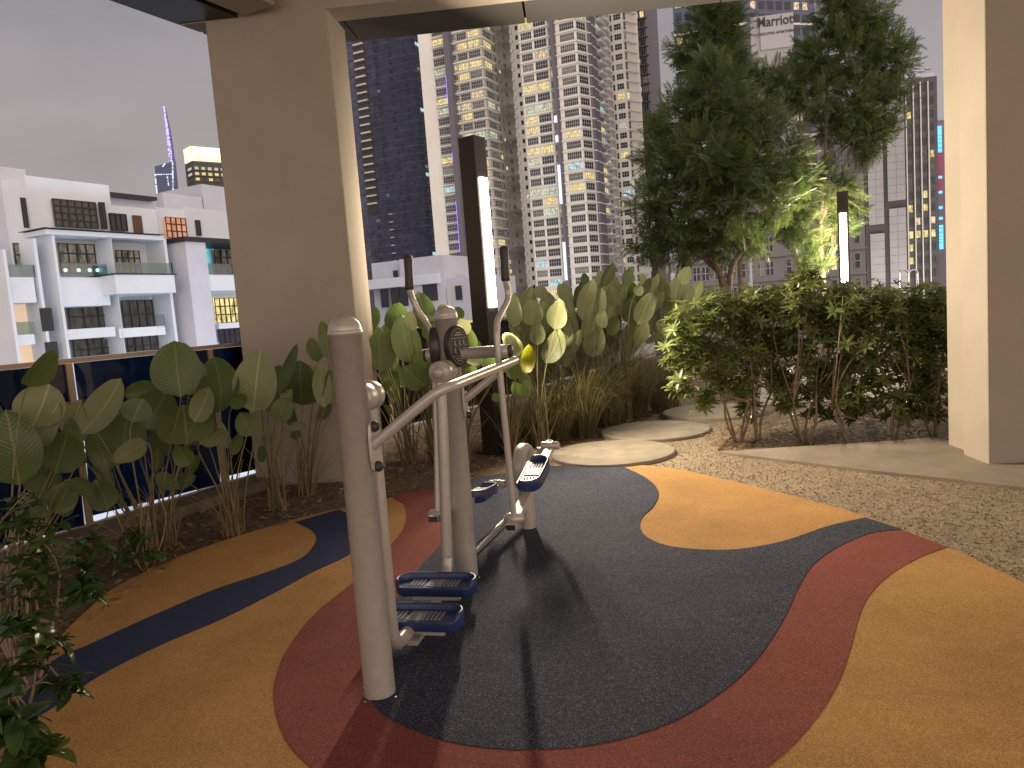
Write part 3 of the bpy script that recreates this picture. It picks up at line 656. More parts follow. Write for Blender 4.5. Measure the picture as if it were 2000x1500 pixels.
def broad_plant(rootpx, leaves, label, tr, Yoff=0.0, fill=None, straw=14, group='broad leaved clumps in the planting beds', rootp=None, spread=.07, Yj=.22):
    """leaves: (base x, base y, tip x, tip y, width, kind) in zoomed picture pixels, turned by tr into photo pixels"""
    rt = np.array(rootp) if rootp is not None else G(*rootpx, -.012)
    rt = np.array([rt[0], rt[1], 0.0])
    o = thing('broad_leaf_plant', rt, label, 'plant', group); stm = MB()
    leaves = list(leaves)
    if fill:                                           # smaller leaves crowding behind the large ones
        n_, x0, y0, x1, y1, sz, kinds = fill
        for k in range(n_):
            x, y = random.uniform(x0, x1), random.uniform(y0, y1); L_ = sz * random.uniform(.85, 1.35); a = random.uniform(-.55, .55)
            leaves.append((x, y, x + L_ * math.sin(a), y - L_ * math.cos(a), L_ * random.uniform(.38, .5), random.choice(kinds)))
        nf = n_
    else: nf = 0
    for li, (bx, by, tx, ty, w, kd) in enumerate(leaves):
        (bx, by), (tx, ty), w = tr(bx, by), tr(tx, ty), w / tr.s
        Y = rt[1] + Yoff + random.uniform(-Yj, Yj) + (.35 if li >= len(leaves) - nf else 0); b = P(bx, by, Y); tip = P(tx, ty, Y + random.uniform(-.12, .12))
        if tr is z5: tip = tip + (tip - b) * .10
        wd = w / F * Y; ya = random.uniform(-.6, .6); wd = wd / math.cos(ya) * (.90 if tr is z5 else (1.12 if tr is z3 else 1))
        V, Fa, uv = leaf_grid(b, tip, wd, bow=random.choice((-.05, .05, .09, .14)), wav=random.uniform(.012, .04), fold=random.uniform(.02, .14), yaw=ya)
        MB().add(V, Fa, 0, True, uv).build('leaf', KIND[kd], o)
        q0 = rt + np.array([random.uniform(-spread, spread), random.uniform(-spread, spread), -.02]); ld = nrm(tip - b)
        c1 = q0 + np.array([(b[0] - q0[0]) * .15, (b[1] - q0[1]) * .15, (b[2] - q0[2]) * .55]); c2 = b - ld * .10 * max(1, b[2])
        pts = [(1 - t) ** 3 * q0 + 3 * (1 - t) ** 2 * t * c1 + 3 * (1 - t) * t * t * c2 + t ** 3 * b for t in np.linspace(0, 1, 9)]
        stm.tube(pts, list(np.linspace(.0075, .0035, 9)), 6, cap=False)
    for i in range(9):                                # leafless stalks
        q0 = rt + np.array([random.uniform(-spread, spread), random.uniform(-spread, spread), -.02]); a = rr() * 6.28; hh = random.uniform(.3, .75)
        stm.tube([q0 + np.array([math.cos(a) * .22 * t * t * 1.2, math.sin(a) * .22 * t * t, hh * t]) for t in np.linspace(0, 1, 5)], list(np.linspace(.006, .002, 5)), 5, cap=False)
    stm.build('stems', stem_m, o)
    sh = MB()
    for i in range(straw):
        q0 = rt + np.array([random.uniform(-spread, spread), random.uniform(-spread, spread), -.02]) * 1.2; a = rr() * 6.28; hh = random.uniform(.15, .5); fl = random.uniform(.1, .35)
        pts = [q0 + np.array([math.cos(a) * fl * t ** 1.5, math.sin(a) * fl * t ** 1.5, hh * t]) for t in np.linspace(0, 1, 6)]; wv = np.array([-math.sin(a), math.cos(a), 0])
        V = []
        for k_, p in enumerate(pts):
            ww = .007 * (1 - (k_ / 5) ** 2 * .9); V += [p - wv * ww, p + wv * ww]
        sh.add(V, [(2 * i_, 2 * i_ + 1, 2 * i_ + 3, 2 * i_ + 2) for i_ in range(5)], 0, True)
    sh.build('dry_sheaths', straw_m, o)
    return o
class TR:
    def __init__(s, sc, ox, oy): s.s = sc; s.ox = ox; s.oy = oy
    def __call__(s, x, y): return (s.ox + x / s.s, s.oy + y / s.s)
z3 = TR(3.0303, 0, 640); z1 = TR(3.846, 600, 560); z5 = TR(3.571, 980, 500)
broad_plant((455, 1045), [(1300, 505, 1255, 165, 235, 'g'), (1500, 500, 1545, 130, 235, 'b'), (1180, 690, 1330, 610, 110, 'b'), (1370, 480, 1450, 400, 80, 'g'), (1490, 640, 1420, 500, 120, 'g'), (1250, 480, 1210, 350, 120, 'b'), (1100, 870, 1190, 750, 60, 'g')],
            'broad leaved clump with a large brownish upturned leaf, in front of the railing end', z3, fill=(5, 1200, 450, 1520, 760, 170, 'gb'))
broad_plant((545, 995), [(1600, 420, 1755, 95, 75, 'g'), (1640, 560, 1690, 410, 120, 'g'), (1700, 590, 1815, 575, 50, 'g'), (1560, 400, 1660, 220, 80, 'g'), (1560, 700, 1540, 800, 60, 'g'), (1620, 500, 1570, 410, 70, 'g')],
            'sparse broad leaved clump with a curled narrow leaf, before the left edge of the pillar', z3, fill=(4, 1500, 480, 1720, 700, 150, 'gb'))
broad_plant((601, 965), [(1790, 460, 1780, 190, 225, 'g'), (1920, 470, 1915, 200, 110, 'b'), (1880, 200, 1845, 55, 90, 'g'), (1950, 190, 1905, -40, 90, 'g'), (1760, 660, 1740, 600, 60, 'g'), (1990, 400, 1960, 250, 90, 'g')],
            'broad leaved clump growing against the front of the wide pillar', z3, fill=(5, 1720, 350, 1980, 620, 150, 'gb'))
broad_plant((325, 1068), [(1070, 410, 1035, 80, 270, 'g'), (1110, 690, 1085, 455, 300, 'g'), (860, 600, 990, 375, 230, 'g'), (740, 400, 975, 360, 130, 'g'), (1120, 400, 1180, 190, 120, 'b'), (920, 870, 1060, 950, 90, 'g'), (1010, 940, 1160, 880, 90, 'g'), (1150, 560, 1230, 360, 130, 'b'), (1120, 820, 1040, 700, 110, 'g')],
            'broad leaved clump with the tallest rounded leaf rising above the railing', z3, fill=(5, 850, 600, 1250, 900, 170, 'g'), straw=20)
broad_plant((285, 1095), [(700, 800, 745, 480, 240, 'g'), (860, 680, 640, 790, 120, 'b'), (420, 660, 480, 440, 160, 'b'), (480, 630, 705, 300, 175, 'b'), (560, 620, 640, 860, 150, 'g'), (780, 560, 850, 420, 170, 'g')],
            'broad leaved clump with a long folded leaf lying over the glass railing', z3 , fill=(5, 500, 640, 900, 950, 170, 'g'))
broad_plant((40, 1200), [(190, 590, 290, 330, 260, 'b'), (235, 700, 350, 445, 130, 'b'), (115, 935, 30, 480, 290, 'g'), (325, 860, 395, 620, 230, 'g'), (165, 350, 310, 125, 130, 'g'), (-40, 720, -80, 400, 200, 'g'), (150, 960, 260, 870, 110, 'g'), (420, 900, 560, 990, 90, 'g'), (640, 1080, 560, 900, 160, 'g'), (330, 1100, 420, 920, 170, 'g'), (240, 1120, 130, 1000, 120, 'g')],
            'dark broad leaved clump at the left edge of the photo with one silvery underside showing', z3, fill=(8, 0, 750, 500, 1150, 190, 'g'), Yoff=.25, straw=8)
# clumps around the lamp
broad_plant((800, 905), [(560, 640, 555, 305, 210, 'g'), (780, 575, 710, 205, 235, 'g'), (650, 340, 690, 115, 190, 'y'), (500, 310, 515, 150, 90, 'y'), (640, 785, 610, 600, 160, 'y'), (880, 745, 720, 600, 210, 'g'), (480, 330, 450, 225, 60, 'y'), (700, 500, 680, 420, 90, 'b'), (560, 780, 640, 700, 70, 'y')],
            'bright green broad leaved clump between the pillar and the middle post', z1, fill=(12, 430, 380, 900, 880, 190, 'ggyb'), straw=26)
broad_plant((845, 900), [(900, 330, 830, 35, 180, 'y'), (850, 655, 830, 490, 140, 'y'), (1140, 265, 1115, 150, 125, 'y'), (1050, 230, 1000, 135, 120, 'y'), (940, 610, 860, 480, 120, 'y'), (780, 330, 790, 180, 110, 'b'), (640, 950, 580, 890, 50, 'y'), (880, 720, 790, 620, 140, 'g'), (900, 400, 960, 250, 130, 'y'), (1000, 330, 900, 220, 120, 'b')],
            'broad leaved clump right behind the middle post with leaves glowing from the lamp', z1, fill=(9, 700, 330, 1100, 800, 190, 'yyg'), Yoff=-.1, straw=26)
broad_plant((905, 905), [(1240, 485, 1195, 300, 130, 'y'), (1250, 630, 1220, 515, 190, 'y'), (1290, 590, 1200, 480, 120, 'b'), (1400, 620, 1320, 540, 130, 'y'), (1200, 360, 1150, 240, 110, 'b'), (1180, 700, 1260, 590, 120, 'y'), (1190, 1060, 1170, 930, 60, 'y')],
            'low yellow green broad leaved clump at the foot of the lamp post', z1, fill=(7, 1150, 480, 1400, 800, 170, 'yyb'), Yoff=-.45, straw=26)
broad_plant((1000, 890), [(1640, 655, 1665, 430, 125, 'o'), (1610, 825, 1550, 715, 110, 'y'), (1430, 865, 1405, 795, 70, 'y'), (1560, 700, 1540, 540, 130, 'y'), (1590, 520, 1500, 350, 150, 'b'), (1640, 830, 1640, 700, 90, 'y'), (1540, 440, 1480, 350, 100, 'b')],
            'broad leaved clump with a half yellow leaf beside the right lever', z1, fill=(7, 1450, 500, 1680, 850, 180, 'ybg'), Yoff=-.15, straw=24)
broad_plant((1060, 880), [(1790, 575, 1895, 315, 170, 'b'), (1620, 460, 1610, 265, 150, 'b'), (1560, 300, 1560, 60, 125, 'b'), (1740, 620, 1700, 420, 130, 'b'), (1730, 440, 1720, 250, 130, 'b'), (1860, 320, 1900, 105, 170, 'b'), (1700, 300, 1680, 90, 170, 'b'), (1650, 430, 1690, 300, 90, 'b')],
            'pale broad leaved clump left of the tufted grass mound, first of its back row', z1, fill=(8, 1560, 300, 1900, 700, 200, 'bbg'), Yoff=.5, straw=12)
def rp(px, Y): q = P(px, 600, Y); return (q[0], q[1], 0)
broad_plant(None, [(560, 450, 640, 190, 150, 'b'), (600, 480, 690, 245, 175, 'b'), (640, 710, 650, 480, 185, 'b'), (570, 570, 620, 395, 110, 'b'), (440, 310, 405, 200, 90, 'b'), (290, 290, 250, 215, 110, 'b'), (350, 420, 300, 260, 140, 'b'), (480, 590, 500, 400, 130, 'b'), (690, 500, 720, 390, 110, 'b'), (590, 210, 575, 125, 70, 'g'), (460, 680, 470, 540, 100, 'g'), (540, 330, 530, 220, 80, 'g')],
            'tall pale broad leaved clump over the left half of the tufted grass mound', z5, fill=(12, 400, 320, 720, 700, 190, 'bbg'), rootp=rp(1140, 9.0), Yoff=0, straw=4)
broad_plant(None, [(730, 460, 860, 205, 140, 'b'), (850, 700, 970, 425, 185, 'b'), (950, 480, 1045, 270, 160, 'b'), (770, 700, 790, 520, 120, 'b'), (700, 210, 775, 60, 90, 'g'), (850, 210, 905, 100, 100, 'g'), (930, 270, 975, 215, 90, 'b'), (800, 350, 760, 220, 120, 'b'), (880, 470, 900, 300, 140, 'g'), (1000, 610, 1130, 510, 60, 'g'), (760, 560, 790, 430, 110, 'g'), (940, 620, 1010, 480, 120, 'b')],
            'dense pale broad leaved clump above the middle of the tufted grass', z5, fill=(13, 700, 330, 1020, 700, 190, 'bbg'), rootp=rp(1210, 9.3), Yoff=0, straw=4)
broad_plant(None, [(1100, 370, 1140, 190, 120, 'b'), (1200, 350, 1235, 150, 150, 'b'), (1250, 200, 1300, 85, 110, 'b'), (1330, 330, 1385, 190, 110, 'b'), (1035, 260, 1085, 140, 70, 'b'), (1150, 130, 1155, 70, 20, 'b'), (1130, 250, 1090, 130, 100, 'g'), (1290, 330, 1300, 210, 100, 'b'), (1040, 480, 1070, 330, 90, 'g'), (1180, 440, 1160, 300, 120, 'g'), (1010, 340, 1010, 250, 60, 'b'), (1400, 330, 1420, 250, 70, 'g')],
            'tall pale broad leaved clump just left of the leafy hedge', z5, fill=(13, 1000, 280, 1330, 640, 170, 'bbg'), rootp=rp(1310, 9.9), Yoff=0, straw=4)
broad_plant(None, [(100, 480, 95, 270, 115, 'b'), (200, 480, 215, 285, 150, 'b'), (390, 525, 400, 315, 150, 'b'), (310, 745, 375, 500, 160, 'y'), (240, 650, 240, 445, 120, 'b'), (140, 660, 145, 455, 140, 'b'), (180, 830, 185, 615, 120, 'o'), (420, 640, 470, 500, 110, 'b'), (300, 500, 290, 330, 130, 'b'), (260, 760, 300, 620, 100, 'g')],
            'pale broad leaved clump with one small yellowing leaf to the right of the lamp post', z5, fill=(12, 60, 400, 480, 780, 190, 'bbg'), rootp=rp(1055, 8.4), Yoff=0, straw=10)

# ============================================================= TUFTED GRASS
def grass(rt, n, Lg, label, bend=1.0):
    rt = np.array([rt[0], rt[1], 0.0]); o = MB()
    for i in range(n):
        a = rr() * 6.283; q = rt + np.array([math.cos(a), math.sin(a), 0]) * .13 * math.sqrt(rr()) ; L = Lg * random.uniform(.55, 1.12)
        az = a + random.uniform(-.7, .7); el = math.radians(random.uniform(62, 88)); p = q.copy(); V = []; w0 = random.uniform(.0022, .004); k = 8
        wv = np.array([-math.sin(az), math.cos(az), 0]); g = random.uniform(.6, 1.9) * bend
        for j in range(k + 1):
            t = j / k; e_ = el - g * t * t * 1.35; V += [p - wv * w0 * (1 - t ** 2 * .9), p + wv * w0 * (1 - t ** 2 * .9)]
            p = p + np.array([math.cos(az) * math.cos(e_), math.sin(az) * math.cos(e_), math.sin(e_)]) * L / k
        o.add(V, [(2 * j, 2 * j + 1, 2 * j + 3, 2 * j + 2) for j in range(k)], 0, True)
    o = o.build('grass_tuft', grass_m, root=rt); return tag(o, label, 'grass', 'arching grass tufts under the pale broad leaves')
gl = ['arching grass tuft nearest the lamp post', 'arching grass tuft between the lamp post and the stepping stones', 'grass tuft directly behind the nearest stepping stone', 'grass tuft left of the second stepping stone', 'large drooping grass tuft behind the second stepping stone',
      'large drooping grass tuft over the far end of the stone path', 'grass tuft at the right end of the grass mound', 'grass tuft at the back of the mound under the broad leaves', 'back grass tuft left of the mound']
for (px, py, n_, L_), lb in zip([(1000, 872, 130, .62), (1045, 868, 200, .75), (1090, 858, 330, .85), (1140, 850, 360, .95), (1190, 828, 400, 1.05), (1245, 812, 400, 1.05), (1290, 800, 300, .85), (1215, 795, 350, 1.15), (1120, 825, 300, 1.05)], gl):
    grass(G(px, py), int(n_ * 1.35), L_ * 1.12, lb)

# ============================================================= LEAF TEMPLATES
def one_leaf(L, W, ang=0.0, droop=.15, up=0.0, fold=.12, smooth_n=4):
    V = []; n = smooth_n
    for i in range(n + 1):
        t = i / n; hw = W / 2 * (math.sin(math.pi * t ** .85) ** .8 if 0 < t < 1 else .02)
        x = L * t; z = up * L * t - droop * L * t * t
        for v in (-1, 0, 1): V.append((x, hw * v, z + (fold * W * abs(v))))
    c, s_ = math.cos(ang), math.sin(ang); V = [(x * c - y * s_, x * s_ + y * c, z) for x, y, z in V]
    Fa = [(i * 3 + j, (i + 1) * 3 + j, (i + 1) * 3 + j + 1, i * 3 + j + 1) for i in range(n) for j in (0, 1)]
    return V, Fa
def merge(parts):
    V = []; Fa = []
    for v, f in parts: Fa += [tuple(i + len(V) for i in q) for q in f]; V += list(v)
    return V, Fa
WHORL = [merge([one_leaf(random.uniform(.8, 1.15), .29, 2 * math.pi * k / 8 + random.uniform(-.2, .2), random.uniform(.15, .5), random.uniform(.2, .7), fold=.08, smooth_n=4) for k in range(8)]) for _ in range(5)]
SHOOT = [merge([one_leaf(random.uniform(.8, 1.15), .42, 2.2 * k, random.uniform(.3, .8), random.uniform(.15, .6), smooth_n=5) for k in range(5)]) for _ in range(4)]
def feather():
    parts = []
    for k in range(10):
        t = .08 + k / 10 * .92; x = t; z = -.22 * t * t; L = .34 * (1 - .55 * t) + .06
        for sgn in (-1, 1):
            a = sgn * (math.radians(62) - t * .55) + random.uniform(-.1, .1); c, s_ = math.cos(a), math.sin(a); w = .027; dz = -L * .28
            V = [(x, 0, z), (x + c * L * .5 - s_ * w, s_ * L * .5 + c * w, z + dz * .35), (x + c * L, s_ * L, z + dz), (x + c * L * .5 + s_ * w, s_ * L * .5 - c * w, z + dz * .35)]
            parts.append((V, [(0, 3, 2, 1)]))
    V = [(0, -.006, 0), (0, .006, 0), (1, .003, -.22), (1, -.003, -.22), (.5, -.006, -.055), (.5, .006, -.055)]
    parts.append((V, [(0, 4, 5, 1), (4, 3, 2, 5)]))
    return merge(parts)
FEATHER = [feather() for _ in range(4)]
def basis(x, upn, s_, loc):
    x = nrm(x); z = nrm(np.array(upn) - x * np.dot(upn, x)); y = np.cross(z, x)
    return np.column_stack([x * s_, y * s_, z * s_, loc])
def spherepts(c, r, n, shell=.55, sq=(1, 1, 1)):
    d = RNG.normal(size=(n, 3)); d /= np.linalg.norm(d, axis=1)[:, None]; q = (shell + (1 - shell) * RNG.random(n)) ; q = np.where(RNG.random(n) < .25, RNG.random(n), q)
    return np.array(c) + d * (q * r)[:, None] * np.array(sq), d

# ============================================================= UMBRELLA-LEAF HEDGE
def limb(mb, a, b, r0, r1, sag=.1, n=7):
    a, b = np.array(a), np.array(b); j = RNG.normal(size=3) * sag * np.linalg.norm(b - a); pts = []
    for t in np.linspace(0, 1, n): pts.append(a + (b - a) * t + j * math.sin(math.pi * t) * .5 + np.array([0, 0, sag * np.linalg.norm(b - a) * math.sin(math.pi * t) * .4]))
    mb.tube(pts, list(np.linspace(r0, r1, n)), 7, cap=False); return pts
def shrub(root, blobs, label, scale=.102, dens=1.0, tmpl=WHORL, m=sche_m, stemr=.014, name='hedge_shrub', cat='shrub', group='umbrella leaved hedge shrubs', nst=3, Yj=.30, rootp=None, low=.18):
    rt = np.array(rootp) if rootp is not None else G(*root); rt = np.array([rt[0], rt[1], 0.0]); o = thing(name, rt, label, cat, group)
    st = MB(); M4 = [[] for _ in tmpl]; forks = []
    for k in range(nst + 1):
        a = rr() * 6.28; fk = rt + np.array([math.cos(a) * .16, math.sin(a) * .10, random.uniform(.28, .5)]); forks.append(fk)
        limb(st, rt + np.array([math.cos(a) * .03, math.sin(a) * .03, -.02]), fk, stemr, stemr * .75, .12)
    for (px, py, rpx, dy) in blobs:
        Y = rt[1] + dy; c = P(px, py, Y); r = rpx / F * Y; n = int(dens * 3.9 * (r / scale) ** 2 * 2.6) + 6
        pts, d = spherepts(c, r, n, .5, (1, 1.15, 1)); limbs = []
        for k in range(2):
            e = c + RNG.normal(size=3) * r * .5; q = min(forks, key=lambda f: np.linalg.norm(f - e) + rr() * .3)
            limbs.append(limb(st, q, e, stemr * random.uniform(.4, .6), stemr * .25, .16))
        for i in range(n):
            p = pts[i]
            if p[2] < low * random.uniform(.6, 1.4): continue
            up_ = nrm(d[i] * .55 + np.array([0, 0, 1.0]) + RNG.normal(size=3) * .3); a = rr() * 6.28; x = np.array([math.cos(a), math.sin(a), 0])
            M4[i % len(tmpl)].append(basis(np.cross(np.cross(up_, x), up_), up_, scale * random.uniform(.65, 1.2), p))
            if i % 7 == 0: q = limbs[i % 2][4]; limb(st, q, p, stemr * .3, .002, .08, 5)
    fo = MB()
    for T_, mm in zip(tmpl, M4):
        if mm: fo.inst(*T_, mm, smooth=True)
    fo.build('foliage', m, o); st.build('stems', twig_m, o); return o
shrub((1442, 862), [(1345, 635, 50, .1), (1335, 745, 36, 0), (1405, 605, 46, .1), (1400, 695, 52, .1), (1350, 690, 42, 0), (1375, 790, 20, 0), (1440, 640, 40, .2), (1310, 690, 24, 0), (1395, 750, 34, .1)], 'leafy hedge shrub at the left end with bright lime shoots and bare splayed stems')
shrub((1478, 858), [(1468, 605, 46, .2), (1480, 680, 56, .2), (1450, 755, 40, .1), (1520, 740, 40, .3), (1520, 650, 44, .3), (1500, 590, 34, .2), (1460, 800, 24, .2)], 'hedge shrub second from the left end behind the far stepping stone')
shrub((1572, 862), [(1560, 600, 48, .2), (1580, 680, 56, .2), (1575, 560, 30, .2), (1590, 765, 40, .2), (1540, 780, 30, .1), (1610, 620, 46, .2), (1620, 730, 40, .3), (1600, 815, 30, .15), (1570, 535, 16, .2)], 'tallest pointed hedge shrub left of the glowing distant lamp')
shrub((1660, 862), [(1645, 600, 46, .2), (1665, 680, 54, .2), (1665, 780, 44, .1), (1690, 620, 46, .2), (1700, 735, 40, .2), (1640, 730, 36, .3), (1690, 818, 34, .15)], 'hedge shrub directly below the glowing distant lamp', nst=2)
shrub((1745, 858), [(1725, 605, 50, .2), (1745, 685, 54, .2), (1755, 785, 46, .1), (1770, 620, 46, .2), (1785, 730, 40, .2), (1775, 818, 36, .1)], 'hedge shrub second from the pillar end', nst=2)
shrub((1825, 850), [(1805, 605, 48, .2), (1815, 680, 48, .2), (1815, 785, 48, .1), (1830, 730, 40, .2), (1835, 620, 40, .2), (1835, 812, 32, .1)], 'dark hedge shrub touching the stepped pillar', nst=2)
shrub(None, [(1500, 600, 38, 0), (1440, 600, 36, 0), (1560, 560, 30, 0), (1590, 590, 40, 0)], 'rear hedge shrub behind the tall pointed one', rootp=rp(1520, 9.4), nst=2, dens=.8)
shrub(None, [(1650, 585, 40, 0), (1700, 580, 36, 0), (1620, 640, 40, 0)], 'rear hedge shrub below and right of the distant lamp', rootp=rp(1660, 9.4), nst=2, dens=.8)
shrub(None, [(1760, 585, 40, 0), (1820, 580, 40, 0), (1790, 650, 50, 0)], 'rear hedge shrub close to the pillar below the metal hoops', rootp=rp(1790, 9.4), nst=2, dens=.8)
# ============================================================= DARK SHRUBS, FRONT LEFT
gb_ = 'dark glossy shrubs at the left edge'
shrub((60, 1330), [(60, 1060, 62, .0), (150, 1075, 48, .3), (60, 1140, 60, -.1), (170, 1150, 40, .2), (40, 1000, 40, .3)], 'dark glossy shrub under the big leaves at the left edge', .10, .45, SHOOT, bush_m, .008, 'shrub', 'shrub', gb_, Yj=.2, low=.05)
shrub((10, 1480), [(40, 1230, 42, .1), (95, 1270, 30, .2), (30, 1310, 46, 0), (120, 1335, 26, .1)], 'dark glossy shrub overhanging the end of the navy stripe', .10, .5, SHOOT, bush_m, .007, 'shrub', 'shrub', gb_, low=.05)
shrub(None, [(30, 1440, 38, 0), (70, 1490, 32, 0), (0, 1390, 40, 0)], 'dark glossy shrub in the bottom left corner', .10, .55, SHOOT, bush_m, .007, 'shrub', 'shrub', gb_, rootp=G(-40, 1640), low=.04)
shrub((285, 1110), [(268, 1050, 26, .0), (300, 1085, 16, 0), (240, 1085, 22, 0)], 'small thin leaved shrub at the foot of the broad leaves beside the yellow rubber', .075, .4, SHOOT, bush_m, .005, 'shrub', 'shrub', gb_, low=.02)

# ============================================================= TREES
def tree(root, trunkpx, blobs, label, Y, sc=.5, dens=1.0, rtr=.07, group=None):
    rt = np.array([root[0], root[1], 0.0]); o = thing('feather_leaf_tree', rt, label, 'tree', 'feather leaved trees beyond the hedge')
    tk = MB(); nodes = []
    for line in trunkpx:
        pts = spline([P(x, y, Y + dy) if y < 5000 else rt for x, y, dy in line], 6); n = len(pts)
        tk.tube(pts, list(np.linspace(rtr, rtr * .25, n)), 10, cap=False); nodes += pts[2:]
    M4 = [[] for _ in FEATHER]; br_ = MB(); nodes = np.array(nodes)
    for (px, py, rpx, dy) in blobs:
        c = P(px, py, Y + dy); r = rpx / F * (Y + dy); n = int(dens * 108 * (r / sc) ** 2) + 10
        pts, d = spherepts(c, r, n, .62, (1, 1.1, 1)); k = nodes[np.argmin(np.linalg.norm(nodes - (c - [0, 0, r * .6]), axis=1))]
        main = limb(br_, k, c, rtr * .45, rtr * .12, .1)
        for i in range(n):
            dd = nrm(d[i] + RNG.normal(size=3) * .55 + np.array([0, 0, .35])); s_ = sc * random.uniform(.6, 1.15)
            M4[i % 4].append(basis(dd, np.array([0, 0, 1.0]) + RNG.normal(size=3) * .5, s_, pts[i] - dd * s_ * .4))
            if i % 14 == 0: limb(br_, main[3 + i % 3], pts[i], rtr * .13, .004, .08, 5)
    tk.build('trunk', bark_m, o); br_.build('branches', bark_m, o); fo = MB()
    for T_, mm in zip(FEATHER, M4): fo.inst(*T_, mm)
    fo.build('crown', tree_m, o); return o
b0 = P(1428, 560, 13.5); b1 = P(1608, 560, 15.7); b2 = P(1448, 560, 18)
tree((b0[0], b0[1]), [[(0, 9999, 0), (1412, 560, 0), (1395, 500, 0), (1400, 400, 0), (1400, 300, 0), (1385, 170, 0)], [(0, 9999, 0), (1425, 540, 0), (1470, 470, 0), (1510, 420, 0)], [(0, 9999, 0), (1418, 560, 0), (1350, 480, .2), (1310, 420, 0)]],
     [(1395, 180, 62, 0), (1340, 230, 55, .3), (1440, 235, 62, -.2), (1300, 310, 55, 0), (1375, 310, 70, -.5), (1460, 320, 66, -.3), (1530, 310, 46, 0), (1275, 400, 46, 0), (1345, 400, 62, -.3), (1430, 410, 60, -.3), (1510, 390, 50, 0),
      (1265, 480, 34, 0), (1325, 480, 46, 0), (1400, 470, 46, .2), (1290, 250, 30, 0), (1500, 240, 36, 0), (1560, 350, 34, .4), (1470, 470, 30, .3), (1380, 130, 30, 0)],
     'large bushy feather leaved tree left of the distant lamp, nearest of the three', 13.5, .40)
tree((b1[0], b1[1]), [[(0, 9999, 0), (1608, 540, 0), (1603, 450, 0), (1612, 300, 0), (1615, 180, 0), (1620, 60, 0)], [(1603, 430, 0), (1640, 350, 0), (1680, 250, 0)], [(1606, 380, 0), (1570, 300, 0), (1560, 200, 0)]],
     [(1632, 40, 42, 0), (1690, 40, 46, 0), (1580, 115, 40, 0), (1640, 110, 56, 0), (1715, 95, 46, 0), (1755, 110, 36, 0), (1590, 180, 50, 0), (1670, 190, 52, 0), (1735, 190, 40, 0), (1690, 255, 40, 0), (1630, 250, 34, .2), (1730, 250, 24, 0), (1640, -30, 50, 0), (1540, 160, 32, 0),
      (1600, 345, 32, -.2), (1645, 370, 26, -.3), (1570, 395, 34, -.2), (1625, 420, 28, .1), (1555, 450, 30, -.2), (1590, 475, 26, 0), (1650, 440, 22, .1), (1690, 290, 24, 0), (1610, 515, 16, 0), (1570, 510, 18, 0), (1530, 430, 26, 0), (1668, 400, 18, .2)],
     'tall slender feather leaved tree behind the distant lamp, its lower leaves glowing yellow green', 15.7, .42, .95, .06)
tree((b2[0], b2[1]), [[(0, 9999, 0), (1446, 540, 0), (1442, 400, 0), (1430, 200, 0), (1410, 60, 0)]],
     [(1390, 30, 46, 0), (1425, 45, 34, 0), (1345, 90, 36, 0), (1400, 100, 50, 0), (1440, 132, 30, 0), (1505, 155, 28, 0), (1400, -30, 46, 0), (1350, 130, 30, 0), (1540, 190, 30, 0), (1450, 170, 40, 0)],
     'rear feather leaved tree rising above the nearest one in front of the blue tower', 18, .46, .95, .07)

# ============================================================= SMALL FAR OBJECTS
q = P(1467, 560, 24); sl = thing('street_lamp', (q[0], q[1], 0), 'thin pale street lamp pole with a small shallow head, seen below the tree', 'street lamp')
tp = P(1464, 400, 24)
mb = MB(); mb.tube([(q[0], q[1], -.05), (q[0], q[1], tp[2])], [.06, .04], 14); mb.tube(spline([(q[0], q[1], tp[2]), (q[0] + .1, q[1], tp[2] + .1), (q[0] + .3, q[1], tp[2] + .12)], 4), .025, 10)
mb.build('pole', white_grey, sl)
MB().lathe((q[0] + .34, q[1], tp[2] + .16), (0, 0, -1), [(0, 0), (.12, .01), (.26, .06), (.28, .10), (.2, .11), (0, .1)], 24).build('lamp_head', lamp_body, sl)
for k, (px, lb) in enumerate([(1766, 'left of the two small steel hoops above the hedge'), (1784, 'right of the two small steel hoops above the hedge')]):
    q = P(px, 545, 17); hw = .10; t_ = P(px, 527, 17)[2]
    pts = [(q[0] - hw, q[1], -.02), (q[0] - hw, q[1], t_ - .1)] + [(q[0] - hw * math.cos(a), q[1], t_ - .1 + .1 * math.sin(a)) for a in np.linspace(.2, math.pi - .2, 8)] + [(q[0] + hw, q[1], t_ - .1), (q[0] + hw, q[1], -.02)]
    o = MB().tube(pts, .022, 10).build('steel_hoop', steel, root=(q[0], q[1], 0)); tag(o, lb, 'steel hoop', 'steel hoops beyond the hedge')

